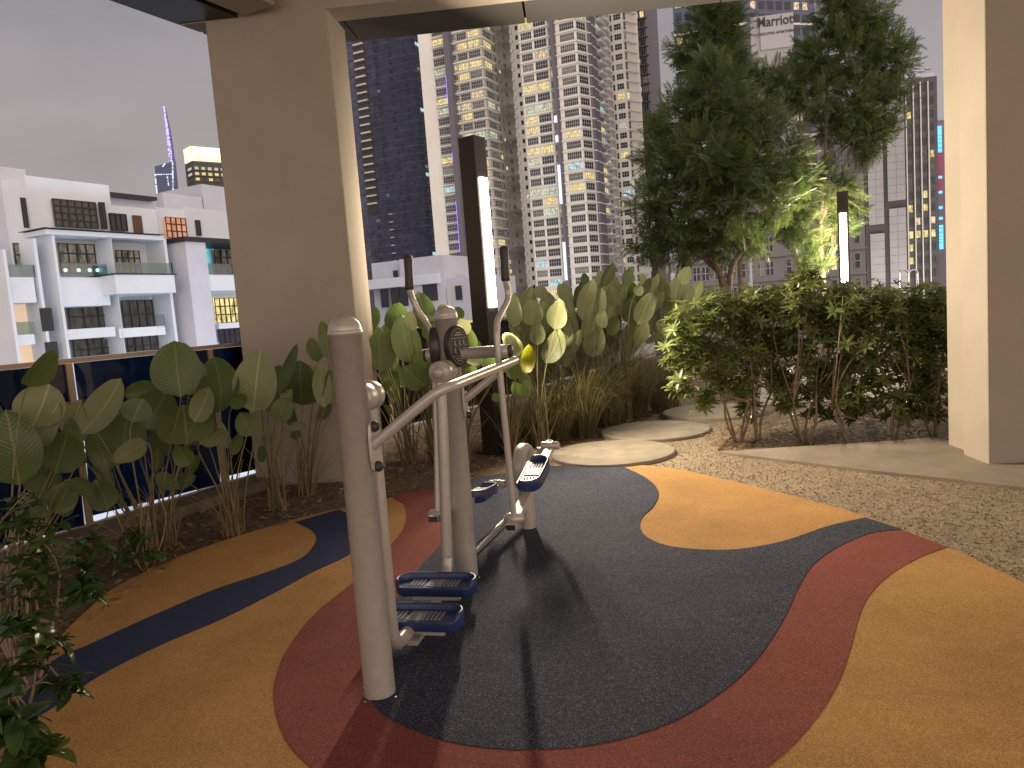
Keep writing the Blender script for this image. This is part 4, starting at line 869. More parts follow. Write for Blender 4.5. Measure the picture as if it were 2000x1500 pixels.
# ============================================================= CITY: FACADES
def panel(mb, A, dv, nv, s0, s1, z0, z1, r0, r1, mi=0):      # slab on a facade: s along, r = distance out from the wall
    A = np.array(A); c = A + dv * (s0 + s1) / 2 + nv * (r0 + r1) / 2
    mb.obox(P3(c, (z0 + z1) / 2), P3(dv, 0) * (s1 - s0) / 2, P3(nv, 0) * abs(r1 - r0) / 2, UP * (z1 - z0) / 2, mi)
def window(A, dv, nv, s0, s1, z0, z1, pane, parent, nx=3, ny=2, bar=.10, r=0.0, fm=None, mb=None):
    m_ = mb or MB(); panel(m_, A, dv, nv, s0, s1, z0, z1, r - .10, r + .03, 0)
    for i in range(nx + 1):
        x = s0 + (s1 - s0) * i / nx; panel(m_, A, dv, nv, max(s0, x - bar / 2) , min(s1, x + bar / 2) + 1e-4, z0, z1, r, r + .10, 1)
    for i in range(ny + 1):
        x = z0 + (z1 - z0) * i / ny; panel(m_, A, dv, nv, s0, s1, max(z0, x - bar / 2), min(z1, x + bar / 2) + 1e-4, r - .01, r + .112, 1)
    if mb is None: return m_.build('window', [pane, fm or frame_m], parent)
class Tower:
    def __init__(s, name, label, base, z0, z1, fh, zoff, limit=90, cat='tower', wall=condo, frame=None):
        s.o = thing(name, (base[0], base[1], z0), label, cat); s.z0, s.z1, s.fh, s.zoff, s.limit = z0, z1, fh, zoff, limit; s.wins = []; s.wall = wall; s.led = MB(); s.frame = frame or frame_m; s.dimrate = .10
    def seg(s, A, B, depth, cols=(), ledge=0.0, wall=None):
        A, B = np.array(A[:2], float), np.array(B[:2], float); dv = nrm(B - A); nv = np.array([dv[1], -dv[0]])
        if nv.dot(-A) < 0: nv = -nv
        L = np.linalg.norm(B - A); mb = MB(); panel(mb, A, dv, nv, 0, L, s.z0, s.z1, -depth, 0)
        fl = np.arange(s.zoff, s.z1 - s.fh, s.fh)
        for z in fl:
            if ledge: panel(mb, A, dv, nv, 0, L + ledge * .6, z - .18, z + .10, 0, ledge)
            for (f0, f1, h0, h1, nx, ny, plit, pal) in cols: s.wins.append((A, dv, nv, f0 * L, f1 * L, z + h0, z + h1, nx, ny, plit, pal, ledge))
        mb.build('wall', wall or s.wall, s.o)
    def finish(s, seed=1):
        R_ = random.Random(seed); W_ = s.wins; R_.shuffle(W_); dk = MB(); dim = {}
        # the hundred or so windows that show largest are parts, the rest one part
        W_.sort(key=lambda w: -(w[4] - w[3]) * (w[6] - w[5]) / np.linalg.norm(w[0]) ** 2 + (0 if w[5] > 2 else 1) )
        rest = {}; floorlit = {}
        for i, (A, dv, nv, s0, s1, z0, z1, nx, ny, pl, pal, ledge) in enumerate(W_):
            key = (round(z0), round(A[0]) // 12)
            if key not in floorlit: floorlit[key] = (R_.random(), R_.choice(pal))
            f = floorlit[key]; on = R_.random() < pl * (2.9 if f[0] < .34 else .7)
            pm = f[1] if on else (L_P if R_.random() < s.dimrate else glass)
            if i < s.limit: window(A, dv, nv, s0, s1, z0, z1, pm, s.o, nx, ny, .11, 0, s.frame)
            else: window(A, dv, nv, s0, s1, z0, z1, pm, s.o, nx, ny, .11, 0, s.frame, mb=rest.setdefault(pm.name, (pm, MB()))[1])
        if rest:
            big = MB(); ml = [s.frame]
            for pm, m_ in rest.values():
                idx = len(ml); ml.append(pm); off = big.n
                big.v += m_.v; big.f += [[q + off for q in f] for f in m_.f]; big.m += [idx if k == 0 else 0 for k in m_.m]; big.sm += m_.sm; big.uv += m_.uv; big.n += m_.n
            r_ = big.build('window_rows', ml, s.o); r_['kind'] = 'stuff'
E1 = np.array([.905, -.4257]); E2 = np.array([.4257, .905])
def chain(px0, Y0, steps, py=150):
    """corner points from a first distance and the photo column of each next corner; dirs 1 = E1, 2 = E2, or a vector"""
    p = P(px0, py, Y0)[:2]; out = [p]
    for dv, px in steps:
        d = E1 if isinstance(dv, int) and dv == 1 else (E2 if isinstance(dv, int) else np.array(dv)); t = on_line(px, py, p, d); p = p + d * t; out.append(p)
    return out
PAL = [L_Y, L_Y, L_W, L_C, L_G, L_D]
# --- white condominium, left tower
c = chain(849, 262, [(1, 877), (1, 887), (1, 946), (2, 1003)])
T = Tower('apartment_tower', 'white high rise left of centre with a sharp corner, partly behind the lamp post', c[1], -30, 150, 3.25, -7.0)
T.seg(c[0], c[1], 24, [(.04, .78, .75, 2.75, 6, 2, .22, PAL)], .9)
T.seg(c[1] + E2 * 5, c[2] + E2 * 5, 20, [], 0, fin_m)
T.seg(c[2], c[3], 30, [(.03, .13, 1.2, 2.7, 2, 2, .15, PAL), (.19, .50, .7, 2.8, 5, 2, .34, PAL), (.56, .93, .7, 2.8, 6, 2, .34, PAL)], .9)
T.seg(c[3], c[4], 24, [(.05, .27, .8, 2.7, 4, 2, .34, PAL), (.36, .42, 1.0, 2.5, 1, 1, .1, PAL), (.50, .55, 1.2, 2.4, 1, 1, .05, PAL), (.66, .76, 1.0, 2.5, 2, 1, .05, PAL)], 0)
mb = MB(); ld = MB()
for k, z in enumerate(np.arange(-7, 145, 3.25)): panel(ld, c[3], E2, np.array([E2[1], -E2[0]]), 0, 8.5, z - .17, z + .09, 0, .8)
k_ = ld.build('corner_ledges', condo, T.o); k_['kind'] = 'stuff'
q = c[1] + (c[2] - c[1]) * .25
mb = MB(); panel(mb, q, E1, -E2, 0, 1.9, -30, 150, -1, 3.0); mb.build('facade_fin', fin_m, T.o)
ls = MB(); 
for z0, z1 in ((21, 29), (32, 49), (62, 65), (81, 90)): panel(ls, q, E1, -E2, -.35, .1, z0 - 10, z1 - 10, 1, 2.8)
ls.build('light_strip', ledviolet, T.o); T.finish(3)
# --- recess between the towers and right tower
c = chain(1001, 275, [(1, 1021)])
T = Tower('apartment_tower', 'white high rise in the centre of the skyline with dark vertical fins and ledges', c[0], -30, 152, 3.25, -6.2, 96)
T.seg(c[0], c[1], 10, [(.55, .80, 1.0, 2.5, 1, 1, .06, PAL)], 0)
for z in np.arange(-6.2, 148, 3.25): ac = MB(); panel(ac, c[0], E1, -E2, .1, 1.1, z + .2, z + 1.4, 0, .8); ac.build('service_unit', white, T.o)
c = chain(1019, 246, [(1, 1075), (1, 1082), (1, 1090), (1, 1129), ((.75, .66), 1153), (2, 1157), (2, 1166), (2, 1194), (1, 1222), ((.8, .6), 1245)])
T.seg(c[0], c[1], 24, [(.06, .44, .7, 2.8, 6, 2, .33, PAL), (.52, .94, .6, 2.9, 5, 2, .36, PAL)], 1.0)
T.seg(c[1] + E2 * .5, c[2] + E2 * .5, 20, [(.1, .9, .8, 2.8, 2, 3, .2, PAL)], 0)
T.seg(c[2] + E2 * 3, c[3] + E2 * 3, 20, [], 0, fin_m)
fn = MB(); panel(fn, c[2], E1, -E2, .3, np.linalg.norm(c[3] - c[2]) - .1, -30, 152, -3, 2.2); 
T.seg(c[3], c[4], 26, [(.22, .94, .7, 2.8, 7, 2, .17, PAL)], 1.0)
T.seg(c[4], c[5], 16, [(.10, .80, .7, 2.8, 4, 2, .16, PAL)], 1.0)
panel(fn, c[5], E1, -E2, -.1, .7, -30, 152, -6, .5); fn.build('facade_fin', fin_m, T.o)
T.seg(c[6], c[7], 18, [], 1.0)
T.seg(c[7], c[8], 14, [(.05, .30, .9, 2.4, 2, 2, .18, PAL), (.45, .62, .9, 2.4, 2, 2, .1, PAL)], 0, condo2)
dn = nrm(c[8] - c[7]); nn = np.array([dn[1], -dn[0]]); LL = np.linalg.norm(c[8] - c[7])
for z in np.arange(-6.2, 148, 3.25):
    ac = MB(); panel(ac, c[7], dn, nn, LL * .1, LL * .45, z - .1, z + .7, 0, 1.5); ac.build('service_balcony', condo2, T.o)
    ac = MB(); panel(ac, c[7], dn, nn, LL * .62, LL * .9, z - .3, z + .5, 0, 1.1); ac.build('service_balcony', condo, T.o)
T.seg(c[8], c[9], 20, [(.10, .24, .7, 2.7, 1, 2, .06, PAL), (.38, .86, .8, 2.7, 3, 2, .14, PAL)], 0)
T.seg(c[9], c[10], 14, [(.04, .22, .6, 2.9, 1, 2, .12, PAL)], .9)
ls = MB()
for z0, z1 in ((33, 45), (9, 21), (-8, 3), (52, 54), (58, 60)): panel(ls, c[2], E1, -E2, .1, .9, z0, z1, 2.25, 2.6)
ls.build('light_strip', ledwhite, T.o); T.finish(5)
c = chain(1245, 285, [(1, 1266)])
T = Tower('apartment_tower', 'narrow dark tower edge directly right of the white central high rise', c[0], -30, 120, 3.3, -6, 40, wall=fin_m)
T.seg(c[0], c[1], 20, [(.1, .35, .8, 2.6, 1, 1, .25, [L_C, L_G]), (.5, .9, .6, 2.8, 2, 1, .05, PAL)], 1.4); T.finish(8)
# --- dark netted tower under construction
c = chain(650, 345, [(1, 821), (2, 866)], 300)
T = Tower('unfinished_tower', 'dark blue netted unfinished tower between the pillar and the white high rises', c[0], -30, 190, 3.4, -8, 60, wall=navy_wall)
NP = [L_D]
T.seg(c[0], c[1], 30, [(.44, .48, .8, 2.2, 1, 1, .03, NP), (.585, .62, .8, 2.2, 1, 1, .03, NP), (.74, .78, .8, 2.2, 1, 1, 0.02, NP), (.90, .935, .8, 2.2, 1, 1, .02, NP)], .25)
T.seg(c[1], c[2], 30, [(.15, .3, .8, 2.4, 1, 1, .10, [L_C, L_D]), (.55, .7, .8, 2.4, 1, 1, .06, [L_C, L_D])], .25, navy_wall2)
T.frame = navy_wall; T.dimrate = 0; LL = np.linalg.norm(c[1] - c[0]); sl_ = MB(); hoist = MB()
for z in np.arange(52, 125, 3.4): panel(sl_, c[0], E1, -E2, LL * .37, LL * .48, z - .35, z + .35, 0, 1.2)
for z in np.arange(0, 25, 3.4): panel(sl_, c[0], E1, -E2, LL * .60, LL * .625, z - .1, z + 2.4, 0, .6)
for z in np.arange(26, 48, 3.4): panel(sl_, c[0], E1, -E2, LL * .60, LL * .64, z - .2, z + .2, 0, .8)
sl_.build('bare_floor_slabs', condo2, T.o); panel(hoist, c[0], E1, -E2, LL * .365, LL * .485, 48, 128, 0, .3); hoist.build('hoist_shaft', mat('shaft_dark', (0.05, 0.045, 0.045), .8), T.o)
ms_ = MB(); panel(ms_, c[1], E1, -E2, 8, 9.6, -30, 190, 0, 1.5); ms_.build('mast', fin_m, T.o); T.finish(11)

# --- low white building behind the middle post
def plane_fn(D, n, e):
    def f(px, py, rec=0.0):
        d = ray(px, py); t_ = -(D + rec) / (d[0] * n[0] + d[1] * n[1]); p = np.array([0, 0, H]) + d * t_; return p[0] * e[0] + p[1] * e[1], p[2]
    return f
class Block:
    def __init__(s, name, label, D, n, e, tr, cat='building'):
        s.n, s.e, s.D, s.tr = n, e, D, tr; s.fp = plane_fn(D, n, e); s.A = -n * D; c = s.at(*tr(400, 400)); s.o = thing(name, (c[0], c[1], -30), label, cat); s.parts = []
    def at(s, px, py): q, z = s.fp(px, py); return s.A + s.e * q
    def rect(s, x0, y0, x1, y1, rec=0.0):
        (a, b), (c_, d) = s.tr(x0, y0), s.tr(x1, y1); s0, z1 = s.fp(a, b, rec); s1, z0 = s.fp(c_, d, rec)
        if x1 > 1800: z0 = s.fp(a, d, rec)[1]
        return min(s0, s1), max(s0, s1), min(z0, z1), max(z0, z1)
    def wall(s, x0, y0, x1, y1, rec, depth, m, name='wall', z0=None, bev=False):
        a, b, c_, d = s.rect(x0, y0, x1, y1, rec); mb = MB()
        if z0 is not None: d = s.fp(*s.tr(x0, y0), rec)[1]
        panel(mb, s.A, s.e, s.n, a, b, z0 if z0 is not None else c_, d, -rec - depth, -rec); return mb.build(name, m, s.o)
    def win(s, x0, y0, x1, y1, rec, pane, nx=4, ny=2, bar=.09, fm=None):
        a, b, c_, d = s.rect(x0, y0, x1, y1, rec); return window(s.A, s.e, s.n, a, b, c_, d, pane, s.o, nx, ny, bar, -rec + .005, fm or black_trim)
zz2 = TR(3.75, 0, 300)
B = Block('terrace_building', 'white stepped terrace building with glazed balconies, left of the wide pillar', 50, EN, E, zz2)
B.wall(-420, 40, 176, 45, 5.0, 12, white_grey, z0=-30)                 # rear left block
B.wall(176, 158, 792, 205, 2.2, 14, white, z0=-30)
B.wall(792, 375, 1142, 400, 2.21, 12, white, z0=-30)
B.wall(800, 318, 1140, 330, 7.0, 6, white_grey, z0=8, name='roof_pavilion'); B.wall(790, 305, 1150, 318, 6.2, 7, black_trim, name='pavilion_roof')
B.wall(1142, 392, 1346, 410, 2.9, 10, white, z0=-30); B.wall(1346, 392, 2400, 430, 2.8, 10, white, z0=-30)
B.wall(1190, 285, 1475, 300, 9.0, 6, white_grey, z0=8, name='rooftop_block'); B.wall(1475, 222, 2400, 240, 9.01, 6, white_grey, z0=8, name='rooftop_block')
# frame of pillars and slabs standing proud
B.wall(372, 560, 438, 900, 0, 2.3, white, 'pillar', z0=-30); B.wall(808, 600, 850, 900, 0.01, 2.3, white, 'pillar', z0=-30); B.wall(1195, 620, 1232, 760, 0.02, 2.3, white, 'pillar', z0=-30)
B.wall(330, 552, 1200, 634, -.15, 2.5, white, 'parapet'); B.wall(322, 538, 1205, 594, -.4, 3.0, black_trim, 'parapet_cap')
B.wall(438, 905, 812, 1110, .25, 2.1, white, 'spandrel'); B.wall(480, 1290, 850, 1338, .1, 2.2, white, 'spandrel'); B.wall(870, 1282, 1215, 1325, .1, 2.2, white, 'spandrel')
B.wall(838, 886, 1290, 1018, -1.3, 3.6, white, 'balcony'); B.wall(832, 875, 1296, 886, -1.4, 3.7, black_trim, 'balcony_cap')
B.wall(520, 1500, 1200, 1560, .1, 2.2, white, 'spandrel')
B.win(380, 328, 720, 552, 2.0, L_N, 6, 4); B.win(722, 355, 785, 555, 1.9, L_N, 2, 3); B.win(800, 435, 935, 570, 2.0, glass, 3, 1)
B.wall(972, 450, 1052, 585, 2.05, .1, mat('brown_door', (.10, .05, .025), .6), 'door')
B.wall(150, 320, 218, 545, 2.05, .1, black_trim, 'window')
B.win(418, 655, 712, 880, 2.0, L_D, 4, 3); B.win(715, 700, 775, 880, 1.95, L_W, 2, 3); B.win(842, 705, 1035, 880, 2.0, L_D, 4, 3)
B.win(485, 1090, 832, 1285, 1.9, L_N, 3, 2); B.win(885, 1075, 1135, 1278, 2.0, L_N, 4, 2); B.win(525, 1350, 858, 1500, 1.9, L_N, 3, 2); B.win(920, 1325, 1165, 1480, 2.0, L_N, 4, 2)
B.win(1205, 462, 1372, 625, 2.6, L_O, 4, 3); B.wall(1190, 625, 1345, 648, .8, 2.2, black_trim, 'balcony_cap')
B.wall(1200, 650, 1350, 715, 2.6, .1, L_T, 'lit_ceiling'); B.win(1205, 715, 1358, 905, 2.6, L_Y, 2, 1)
B.win(1250, 1035, 1335, 1262, 2.5, L_Y, 3, 3); B.win(1285, 1315, 1345, 1420, 2.5, glass, 2, 2)
B.wall(1435, 485, 1480, 600, 2.6, .15, black_trim, 'door')
B.wall(1352, 622, 1502, 640, -1.2, 4.2, white_grey, 'projecting_bay', z0=-30); B.wall(1345, 605, 2300, 640, -1.4, 4.4, black_trim, 'parapet_cap')
B.wall(1502, 640, 2300, 652, -1.1, 4.0, white, 'parapet'); B.wall(1505, 648, 2300, 700, 2.4, .2, L_T, 'lit_ceiling'); B.win(1562, 700, 1760, 880, 2.5, L_P, 4, 3); B.wall(1505, 700, 1560, 890, 2.45, .2, L_T, 'lit_wall')
B.wall(1515, 888, 2300, 1005, -1.0, 4, white, 'balcony'); B.wall(1600, 1245, 2300, 1285, .3, 3, white, 'spandrel'); B.wall(1535, 1005, 1568, 1200, 0.3, 3, white, 'pillar', z0=-30)
B.win(1565, 1060, 1760, 1232, 2.4, L_Y, 5, 3); B.win(1600, 1285, 1800, 1380, 2.4, glass, 5, 2)
B.win(92, 655, 250, 830, 2.0, L_D, 3, 2); B.wall(238, 620, 300, 900, 0.3, 2, white, 'pillar', z0=-30); B.wall(15, 700, 68, 900, 0.2, 3, white, 'pillar', z0=-30); B.wall(60, 905, 270, 1090, .4, 2.0, white, 'spandrel')
B.wall(100, 1100, 235, 1330, 2.1, .2, mat('lit_wall_warm', (.5, .4, .3), .8, emit=(.55, .38, .24), estr=.8), 'lit_wall'); B.wall(140, 1400, 270, 1600, 2.1, .2, MATS['lit_wall_warm'], 'lit_wall'); B.wall(120, 1330, 260, 1395, .4, 2, white, 'spandrel')
B.wall(292, 1132, 400, 1297, .27, .1, black_trim, 'shutter'); B.wall(330, 1382, 435, 1500, .27, .1, black_trim, 'shutter')
for (a_, b_, c_, d_, r_) in ((445, 800, 792, 900, .1), (842, 795, 1260, 878, -1.2), (60, 812, 268, 905, .5), (1215, 800, 1362, 908, .5), (1515, 805, 1700, 885, -.9), (120, 1235, 262, 1330, .5), (1140, 1180, 1215, 1270, .1)):
    B.wall(a_, b_, c_, d_, r_, .05, gc, 'glass_balustrade')
for x in (466, 562, 643, 700, 748):
    a_, b_, c_, d_ = B.rect(x - 6, 848, x + 6, 864, 1.9); p_ = B.A + B.e * (a_ + b_) / 2 - EN * 1.7
    MB().lathe(P3(p_, (c_ + d_) / 2), P3(EN, 0), [(.13, 0), (.13, .05), (0, .06)], 12).build('floor_light', mat('spot', (.9, .9, .9), emit=(.8, .9, 1), estr=5), B.o)
# unseen light added to brighten the terrace building, for site lighting inferred below
L = bpy.data.lights.new('facade_fill_light', 'AREA'); L.shape = 'RECTANGLE'; L.size = 40; L.size_y = 5; L.energy = 5200; L.color = (.74, .84, 1.0)
lo = bpy.data.objects.new('facade_fill_light', L); C.objects.link(lo)
p_ = -EN * 28 + E * 45; tg = -EN * 50 + E * 45; zx_ = Vector(P3(p_ - tg, -18)).normalized(); xx_ = Vector(P3(E, 0)); yy_ = zx_.cross(xx_).normalized(); xx_ = yy_.cross(zx_)
m4 = Matrix((xx_, yy_, zx_)).transposed().to_4x4(); m4.translation = Vector(P3(p_, -17)); lo.matrix_world = m4
# large unseen light added at street level to brighten the high rises
L = bpy.data.lights.new('facade_fill_light', 'AREA'); L.shape = 'RECTANGLE'; L.size = 200; L.size_y = 12; L.energy = 75000; L.color = (1.0, .96, .90)
lo = bpy.data.objects.new('facade_fill_light', L); C.objects.link(lo); lo.location = (10, 135, -24)
lo.rotation_euler = Vector((-.05, .86, .50)).to_track_quat('-Z', 'Y').to_euler()
B2 = Block('low_white_building', 'low white building with flat roofs seen behind the middle post', 95, -E2, E1, TR(3.333, 680, 300))
B2.wall(150, 715, 330, 720, 1.5, 10, white_grey, z0=-30); B2.wall(330, 690, 612, 690, 0, 14, white_grey, z0=-30); B2.wall(612, 820, 900, 830, .5, 10, white_grey, z0=-30); B2.wall(620, 795, 760, 815, 4, 8, white_grey, z0=-10, name='rooftop_block')
B2.wall(20, 835, 590, 842, -.5, 4, white, 'cornice'); B2.win(210, 885, 266, 1000, -.02, glass, 1, 1); B2.win(278, 880, 395, 990, -.02, glass, 2, 1); B2.win(484, 842, 586, 955, -.02, glass, 1, 1)
B2.wall(290, 762, 328, 830, -.05, .1, black_trim, 'window'); B2.win(697, 862, 743, 950, .3, glass, 1, 1); B2.wall(640, 865, 680, 990, .3, .1, condo2, 'panel')

# --- hotel tower behind the trees
c = chain(1316, 215, [((.96, -.28), 1462), ((.97, .24), 1592)], 60)
T = Tower('hotel_tower', 'blue glass hotel tower rising behind the trees with a lit name sign', c[0], -30, 120, 3.3, -6, 60, wall=bluegl, frame=bluegl)
HP = [L_Y, L_W, L_G]
colh = [(x, x + .085, .5, 2.6, 1, 1, .16, HP) for x in np.arange(.03, .92, .13)]
T.seg(c[0], c[1], 30, colh, 0); T.seg(c[1], c[2], 30, colh, 0)
bands = MB()
for A_, B_ in ((c[0], c[1]), (c[1], c[2])):
    dv = nrm(B_ - A_); nv = np.array([dv[1], -dv[0]]); nv = nv if nv.dot(-A_) > 0 else -nv
    for z in np.arange(-6, 118, 9.9): panel(bands, A_, dv, nv, 0, np.linalg.norm(B_ - A_), z - .25, z + .25, 0, .5)
bands.build('white_bands', condo, T.o); T.finish(17)
# lower wing carrying the name sign
A_ = P(1466, 60, 196)[:2]; sd = nrm(np.array([.985, -.17])); sn = np.array([sd[1], -sd[0]]); 
wS = on_line(1550, 60, A_, sd); zt_ = P(1510, 31, 196)[2]; zs0 = P(1510, 62, 196)[2]; xs = on_line(1484, 60, A_, sd)
mb = MB(); panel(mb, A_, sd, sn, 0, wS, -30, zt_, -14, 0); mb.build('sign_wing', greypanel, T.o)
mb = MB(); panel(mb, A_, sd, sn, xs, wS - .05, zs0 - 4.5, zt_ - .3, 0, .5); sg_ = mb.build('name_sign', mat('sign_board', (.34, .34, .37), .5), T.o)
def text(body, size, ctr, dv, m, parent, extr=.06, wide=1.0, font_off=0.0):
    cu = bpy.data.curves.new('letters', 'FONT'); cu.body = body; cu.size = size; cu.align_x = 'CENTER'; cu.align_y = 'CENTER'; cu.extrude = extr; cu.offset = font_off; cu.resolution_u = 3
    ob = bpy.data.objects.new('tmp', cu); C.objects.link(ob); dg = bpy.context.evaluated_depsgraph_get(); me = bpy.data.meshes.new_from_object(ob.evaluated_get(dg)); bpy.data.objects.remove(ob)
    o = bpy.data.objects.new('letters', me); C.objects.link(o); me.materials.clear(); me.materials.append(m); d3 = P3(dv, 0); m4 = Matrix(((d3[0] * wide, 0, 0, 0), (d3[1] * wide, 0, 0, 0), (0, 1, 0, 0), (0, 0, 0, 1)))
    m4 = Matrix(((d3[0] * wide, 0, d3[1], 0), (d3[1] * wide, 0, -d3[0], 0), (0, 1, 0, 0), (0, 0, 0, 1))); o.parent = parent
    m4.translation = Vector(np.array(ctr) - root_loc(parent)); o.matrix_local = m4; return o
ctr = A_ + sd * (xs + wS) / 2 + sn * .6
text('Marriott', 3.4, P3(ctr, (zs0 + zt_) / 2 + .1), sd, mat('letter_dark', (.02, .018, .03), .5), sg_, wide=.82, font_off=.05)
text('EXECUTIVE APARTMENTS', 0.85, P3(ctr, (zs0 + zt_) / 2 - 2.7), sd, MATS['letter_dark'], sg_)
# podium and mid-rise seen through the trees
c = chain(1330, 120, [(1, 1530), (1, 1690)], 480)
T = Tower('office_block', 'grey mid rise block with grid windows seen under the tree crowns', c[0], -30, 17, 3.6, -8, 60, wall=mat('dull_slab', (.24, .235, .25), .8))
T.seg(c[0], c[1], 20, [(x, x + .075, .7, 2.9, 2, 2, .12, PAL) for x in np.arange(.02, .92, .09)], .4)
T.seg(c[1], c[2], 20, [(x, x + .07, .7, 2.9, 1, 2, .22, [L_Y, L_W, L_O]) for x in np.arange(.03, .9, .14)], .3); T.finish(21)
c = chain(1596, 190, [(1, 1692)], 300)
T = Tower('apartment_tower', 'dim grey tower with scattered lit windows between the trees and the grey cladding', c[0], -30, 46, 3.3, -8, 60, wall=mat('dim_wall', (.18, .17, .17), .8))
T.seg(c[0], c[1], 20, [(x, x + .07, .6, 2.6, 1, 1, .22, PAL) for x in np.arange(.05, .9, .14)], 0); T.finish(23)
# grey clad tower with dark gaps
c = chain(1690, 165, [(1, 1770)], 400)
o = thing('clad_tower', (c[0][0], c[0][1], -30), 'windowless grey panel clad tower with dark recesses right of the distant lamp', 'tower'); LL = np.linalg.norm(c[1] - c[0])
zf = lambda py: P(1730, py, 162)[2]
mb = MB(); panel(mb, c[0], E1, -E2, 0, LL, -30, zf(140), -25, 0); mb.build('wall', mat('recess_dark', (.06, .055, .06), .7), o)
cl = MB()
def tile(x0, x1, z0, z1):
    n_ = max(1, int((z1 - z0) / 1.6)); k = max(1, int((x1 - x0) / 1.5))
    for i in range(n_):
        for j in range(k): panel(cl, c[0], E1, -E2, x0 + (x1 - x0) * j / k + .02, x0 + (x1 - x0) * (j + 1) / k - .02, z0 + (z1 - z0) * i / n_ + .02, z0 + (z1 - z0) * (i + 1) / n_ - .02, 0, .5)
tile(LL * .08, LL * .46, zf(436), zf(150)); tile(LL * .10, LL * .46, -20, zf(454)); tile(LL * .56, LL * .99, zf(393), zf(150)); tile(LL * .58, LL * .99, -20, zf(408))
cl.build('cladding', greypanel, o)
# dark glass tower with pale mullions
c = chain(1768, 175, [((.985, -.17), 1832)], 300)
zt_ = P(1800, 146, 172)[2]
T = Tower('glass_tower', 'dark glass tower with pale vertical mullions and roof masts, left of the stepped pillar', c[0], -30, zt_, 3.0, -8, 90, wall=mat('smoked_glass', (.035, .045, .06), .2, noise=.3, nscale=.5))
T.frame = T.wall; T.seg(c[0], c[1], 20, [(.06 + .23 * k, .20 + .23 * k, .6, 2.3, 1, 1, .10, [L_Y, L_Y, L_W]) for k in range(4)], 0); dv = nrm(c[1] - c[0]); nv = np.array([dv[1], -dv[0]]); LL = np.linalg.norm(c[1] - c[0])
mb = MB()
for f_ in (.01, .24, .46, .69): panel(mb, c[0], dv, nv, LL * f_, LL * f_ + .22, -30, zt_ - 1, 0, .5)
mb.build('mullions', condo, T.o); mb = MB()
for z in np.arange(-8, zt_ - 2, 3.0): panel(mb, c[0], dv, nv, 0, LL, z - .12, z + .12, 0, .12)
mb.build('floor_bands', mat('band_dark', (.07, .08, .10), .4), T.o)
mb = MB(); panel(mb, c[0], dv, nv, .5, LL - .3, zt_, zt_ + .8, -3, -.3)
for f_, h_ in ((.35, 2.2), (.48, 2.8), (.62, 2.0), (.78, 2.4)):
    p_ = c[0] + dv * LL * f_ - nv * 1.2; mb.tube([P3(p_, zt_), P3(p_, zt_ + h_)], .08, 6); mb.lathe(P3(p_, zt_ + h_), (0, 0, -1), [(0, 0), (.8, .3), (.8, .45), (0, .4)], 12)
mb.build('roof_masts', white_grey, T.o); T.finish(27)
# building with coloured light bars at the pillar edge
c = chain(1823, 230, [((.985, -.17), 1880)], 380)
zt_ = P(1838, 235, 230)[2]; o = thing('led_building', (c[0][0], c[0][1], -30), 'dim building edge with stacked blue and red light bars beside the stepped pillar', 'building'); dv = nrm(c[1] - c[0]); nv = np.array([dv[1], -dv[0]])
mb = MB(); panel(mb, c[0], dv, nv, 0, 9, -30, zt_, -12, 0); mb.build('wall', mat('mauve_wall', (.20, .17, .22), .8), o)
zf = lambda py: P(1835, py, 230)[2]
mb = MB()
for y in (250, 254, 258, 262, 269, 276, 285, 294, 347, 376, 406, 427, 442, 450, 459, 465, 471, 477, 481, 485): panel(mb, c[0], dv, nv, .1, 2.4, zf(y) - .18, zf(y) + .22, 0, .3)
mb.build('blue_light_bars', ledcyan, o); mb = MB()
for y0, y1 in ((246, 298), (440, 487)): panel(mb, c[0], dv, nv, -.1, 2.6, zf(y1), zf(y0), 0, .1)
for y in (347, 376, 406, 427): panel(mb, c[0], dv, nv, 0, 2.5, zf(y) - .4, zf(y) + .45, 0, .1)
mb.build('blue_panel', ledblue, o); mb = MB()
for y in np.arange(299, 375, 2.6): panel(mb, c[0], dv, nv, .2, 2.3, zf(y) - .14, zf(y) + .1, 0, .2)
mb.build('red_light_bars', ledred, o)
# --- far spire tower and the building with the lit crown
q = P(325, 400, 1500); o = thing('spire_tower', (q[0], q[1], -30), 'distant dark faceted skyscraper with a glittering violet spire', 'tower')
def far(px, py, Y=1500): return P(px, py, Y)
a_, b_, c_, d_ = far(303, 420), far(348, 430), far(342, 318), far(302, 326)
V = [(far(302, 420)[0], 1500, -30), (far(336, 420)[0], 1478, -30), (far(350, 420)[0], 1500, -30), (far(326, 420)[0], 1530, -30)]
tops = [far(302, 325), P(338, 316, 1478), far(343, 314), P(320, 322, 1530)]
V += [tuple(t_) for t_ in tops]; mb = MB(); mb.add(V, [(0, 1, 5, 4), (1, 2, 6, 5), (2, 3, 7, 6), (3, 0, 4, 7), (4, 5, 6, 7)]); mb.build('tower_body', mat('far_glass', (.10, .12, .22), .35), o)
mb = MB(); mb.tube([far(338, 318), far(332, 262), far(323, 210)], [4.5, 2.6, .6], 8); mb.build('spire', mat('spire_core', (.12, .11, .25), .5), o)
mb = MB()
for k in range(150):
    t_ = rr() ** .8; x = 323 + 15 * (1 - t_) ** 0.9 if False else 338 - 15 * t_; y = 318 - 108 * t_; p_ = far(x + random.uniform(-1, 1) * (3.2 * (1 - t_) + .4), y); s_ = random.uniform(.5, 1.3); mb.obox(p_ - np.array([0, 6, 0]), (s_, 0, 0), (0, s_, 0), (0, 0, s_))
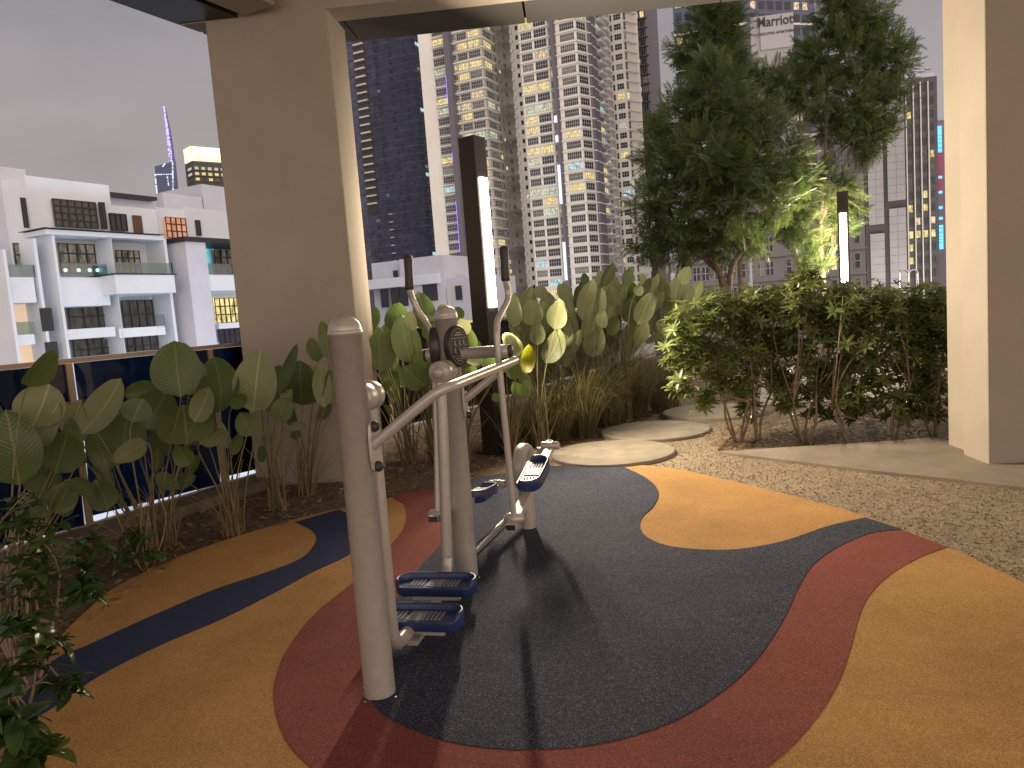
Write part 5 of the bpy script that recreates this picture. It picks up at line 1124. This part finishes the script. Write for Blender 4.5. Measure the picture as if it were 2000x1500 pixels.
k_ = mb.build('spire_lights', mat('violet_light', (0, 0, 0), emit=(.42, .34, 1.0), estr=1.7), o); k_['kind'] = 'stuff'; mb = MB()
for (x0, y0, x1, y1) in ((303, 341, 338, 340), (303, 341, 309, 400), (337, 318, 338, 370), (326, 341, 330, 366), (318, 325, 322, 320)):
    for t_ in np.linspace(0, 1, int(max(6, math.hypot(x1 - x0, y1 - y0) / 2))):
        if rr() < .75: p_ = far(x0 + (x1 - x0) * t_, y0 + (y1 - y0) * t_, 1474); mb.obox(p_, (.9, 0, 0), (0, .9, 0), (0, 0, .7))
k_ = mb.build('edge_lights', mat('pale_light', (0, 0, 0), emit=(.75, .8, 1), estr=1.2), o); k_['kind'] = 'stuff'
q = P(395, 360, 600); T = Tower('crown_lit_tower', 'distant dark tower with a glaring gold and white lit crown beside the pillar', q, -30, P(395, 318, 600)[2], 4.2, P(395, 358, 600)[2], 40, wall=mat('dark_far_wall', (.06, .055, .06), .5))
c = [P(364, 330, 600)[:2], P(377, 330, 590)[:2], P(440, 330, 606)[:2]]
T.seg(c[0], c[1], 12, [(.2, .8, 1, 3, 1, 1, .4, [L_G])], .5); T.seg(c[1], c[2], 18, [(x, x + .12, .8, 3, 1, 1, .5, [L_G, L_W, L_Y]) for x in (.05, .25, .45, .65, .85)], .8); T.frame = T.wall; T.finish(31)
mb = MB(); zc0, zc1 = P(395, 317, 600)[2], P(395, 290, 600)[2]
for A_, B_ in ((c[0], c[1]), (c[1], c[2])):
    dv = nrm(B_ - A_); nv = np.array([dv[1], -dv[0]]); nv = nv if nv.dot(-A_) > 0 else -nv; panel(mb, A_, dv, nv, -.3, np.linalg.norm(B_ - A_) + .3, zc0, zc1, -3, .6)
mb.build('lit_crown', gold, T.o); mb = MB(); dv = nrm(c[2] - c[1]); nv = np.array([dv[1], -dv[0]])
for k in range(9): panel(mb, c[1], dv, nv, 1.5 + k * 2.6, 3.3 + k * 2.6, zc0 + 4, zc1 - 1.5 + rr(), .6, 1.1)
mb.build('sign_letters', mat('sign_glow', (1, 1, 1), emit=(1, .97, .88), estr=3), T.o)
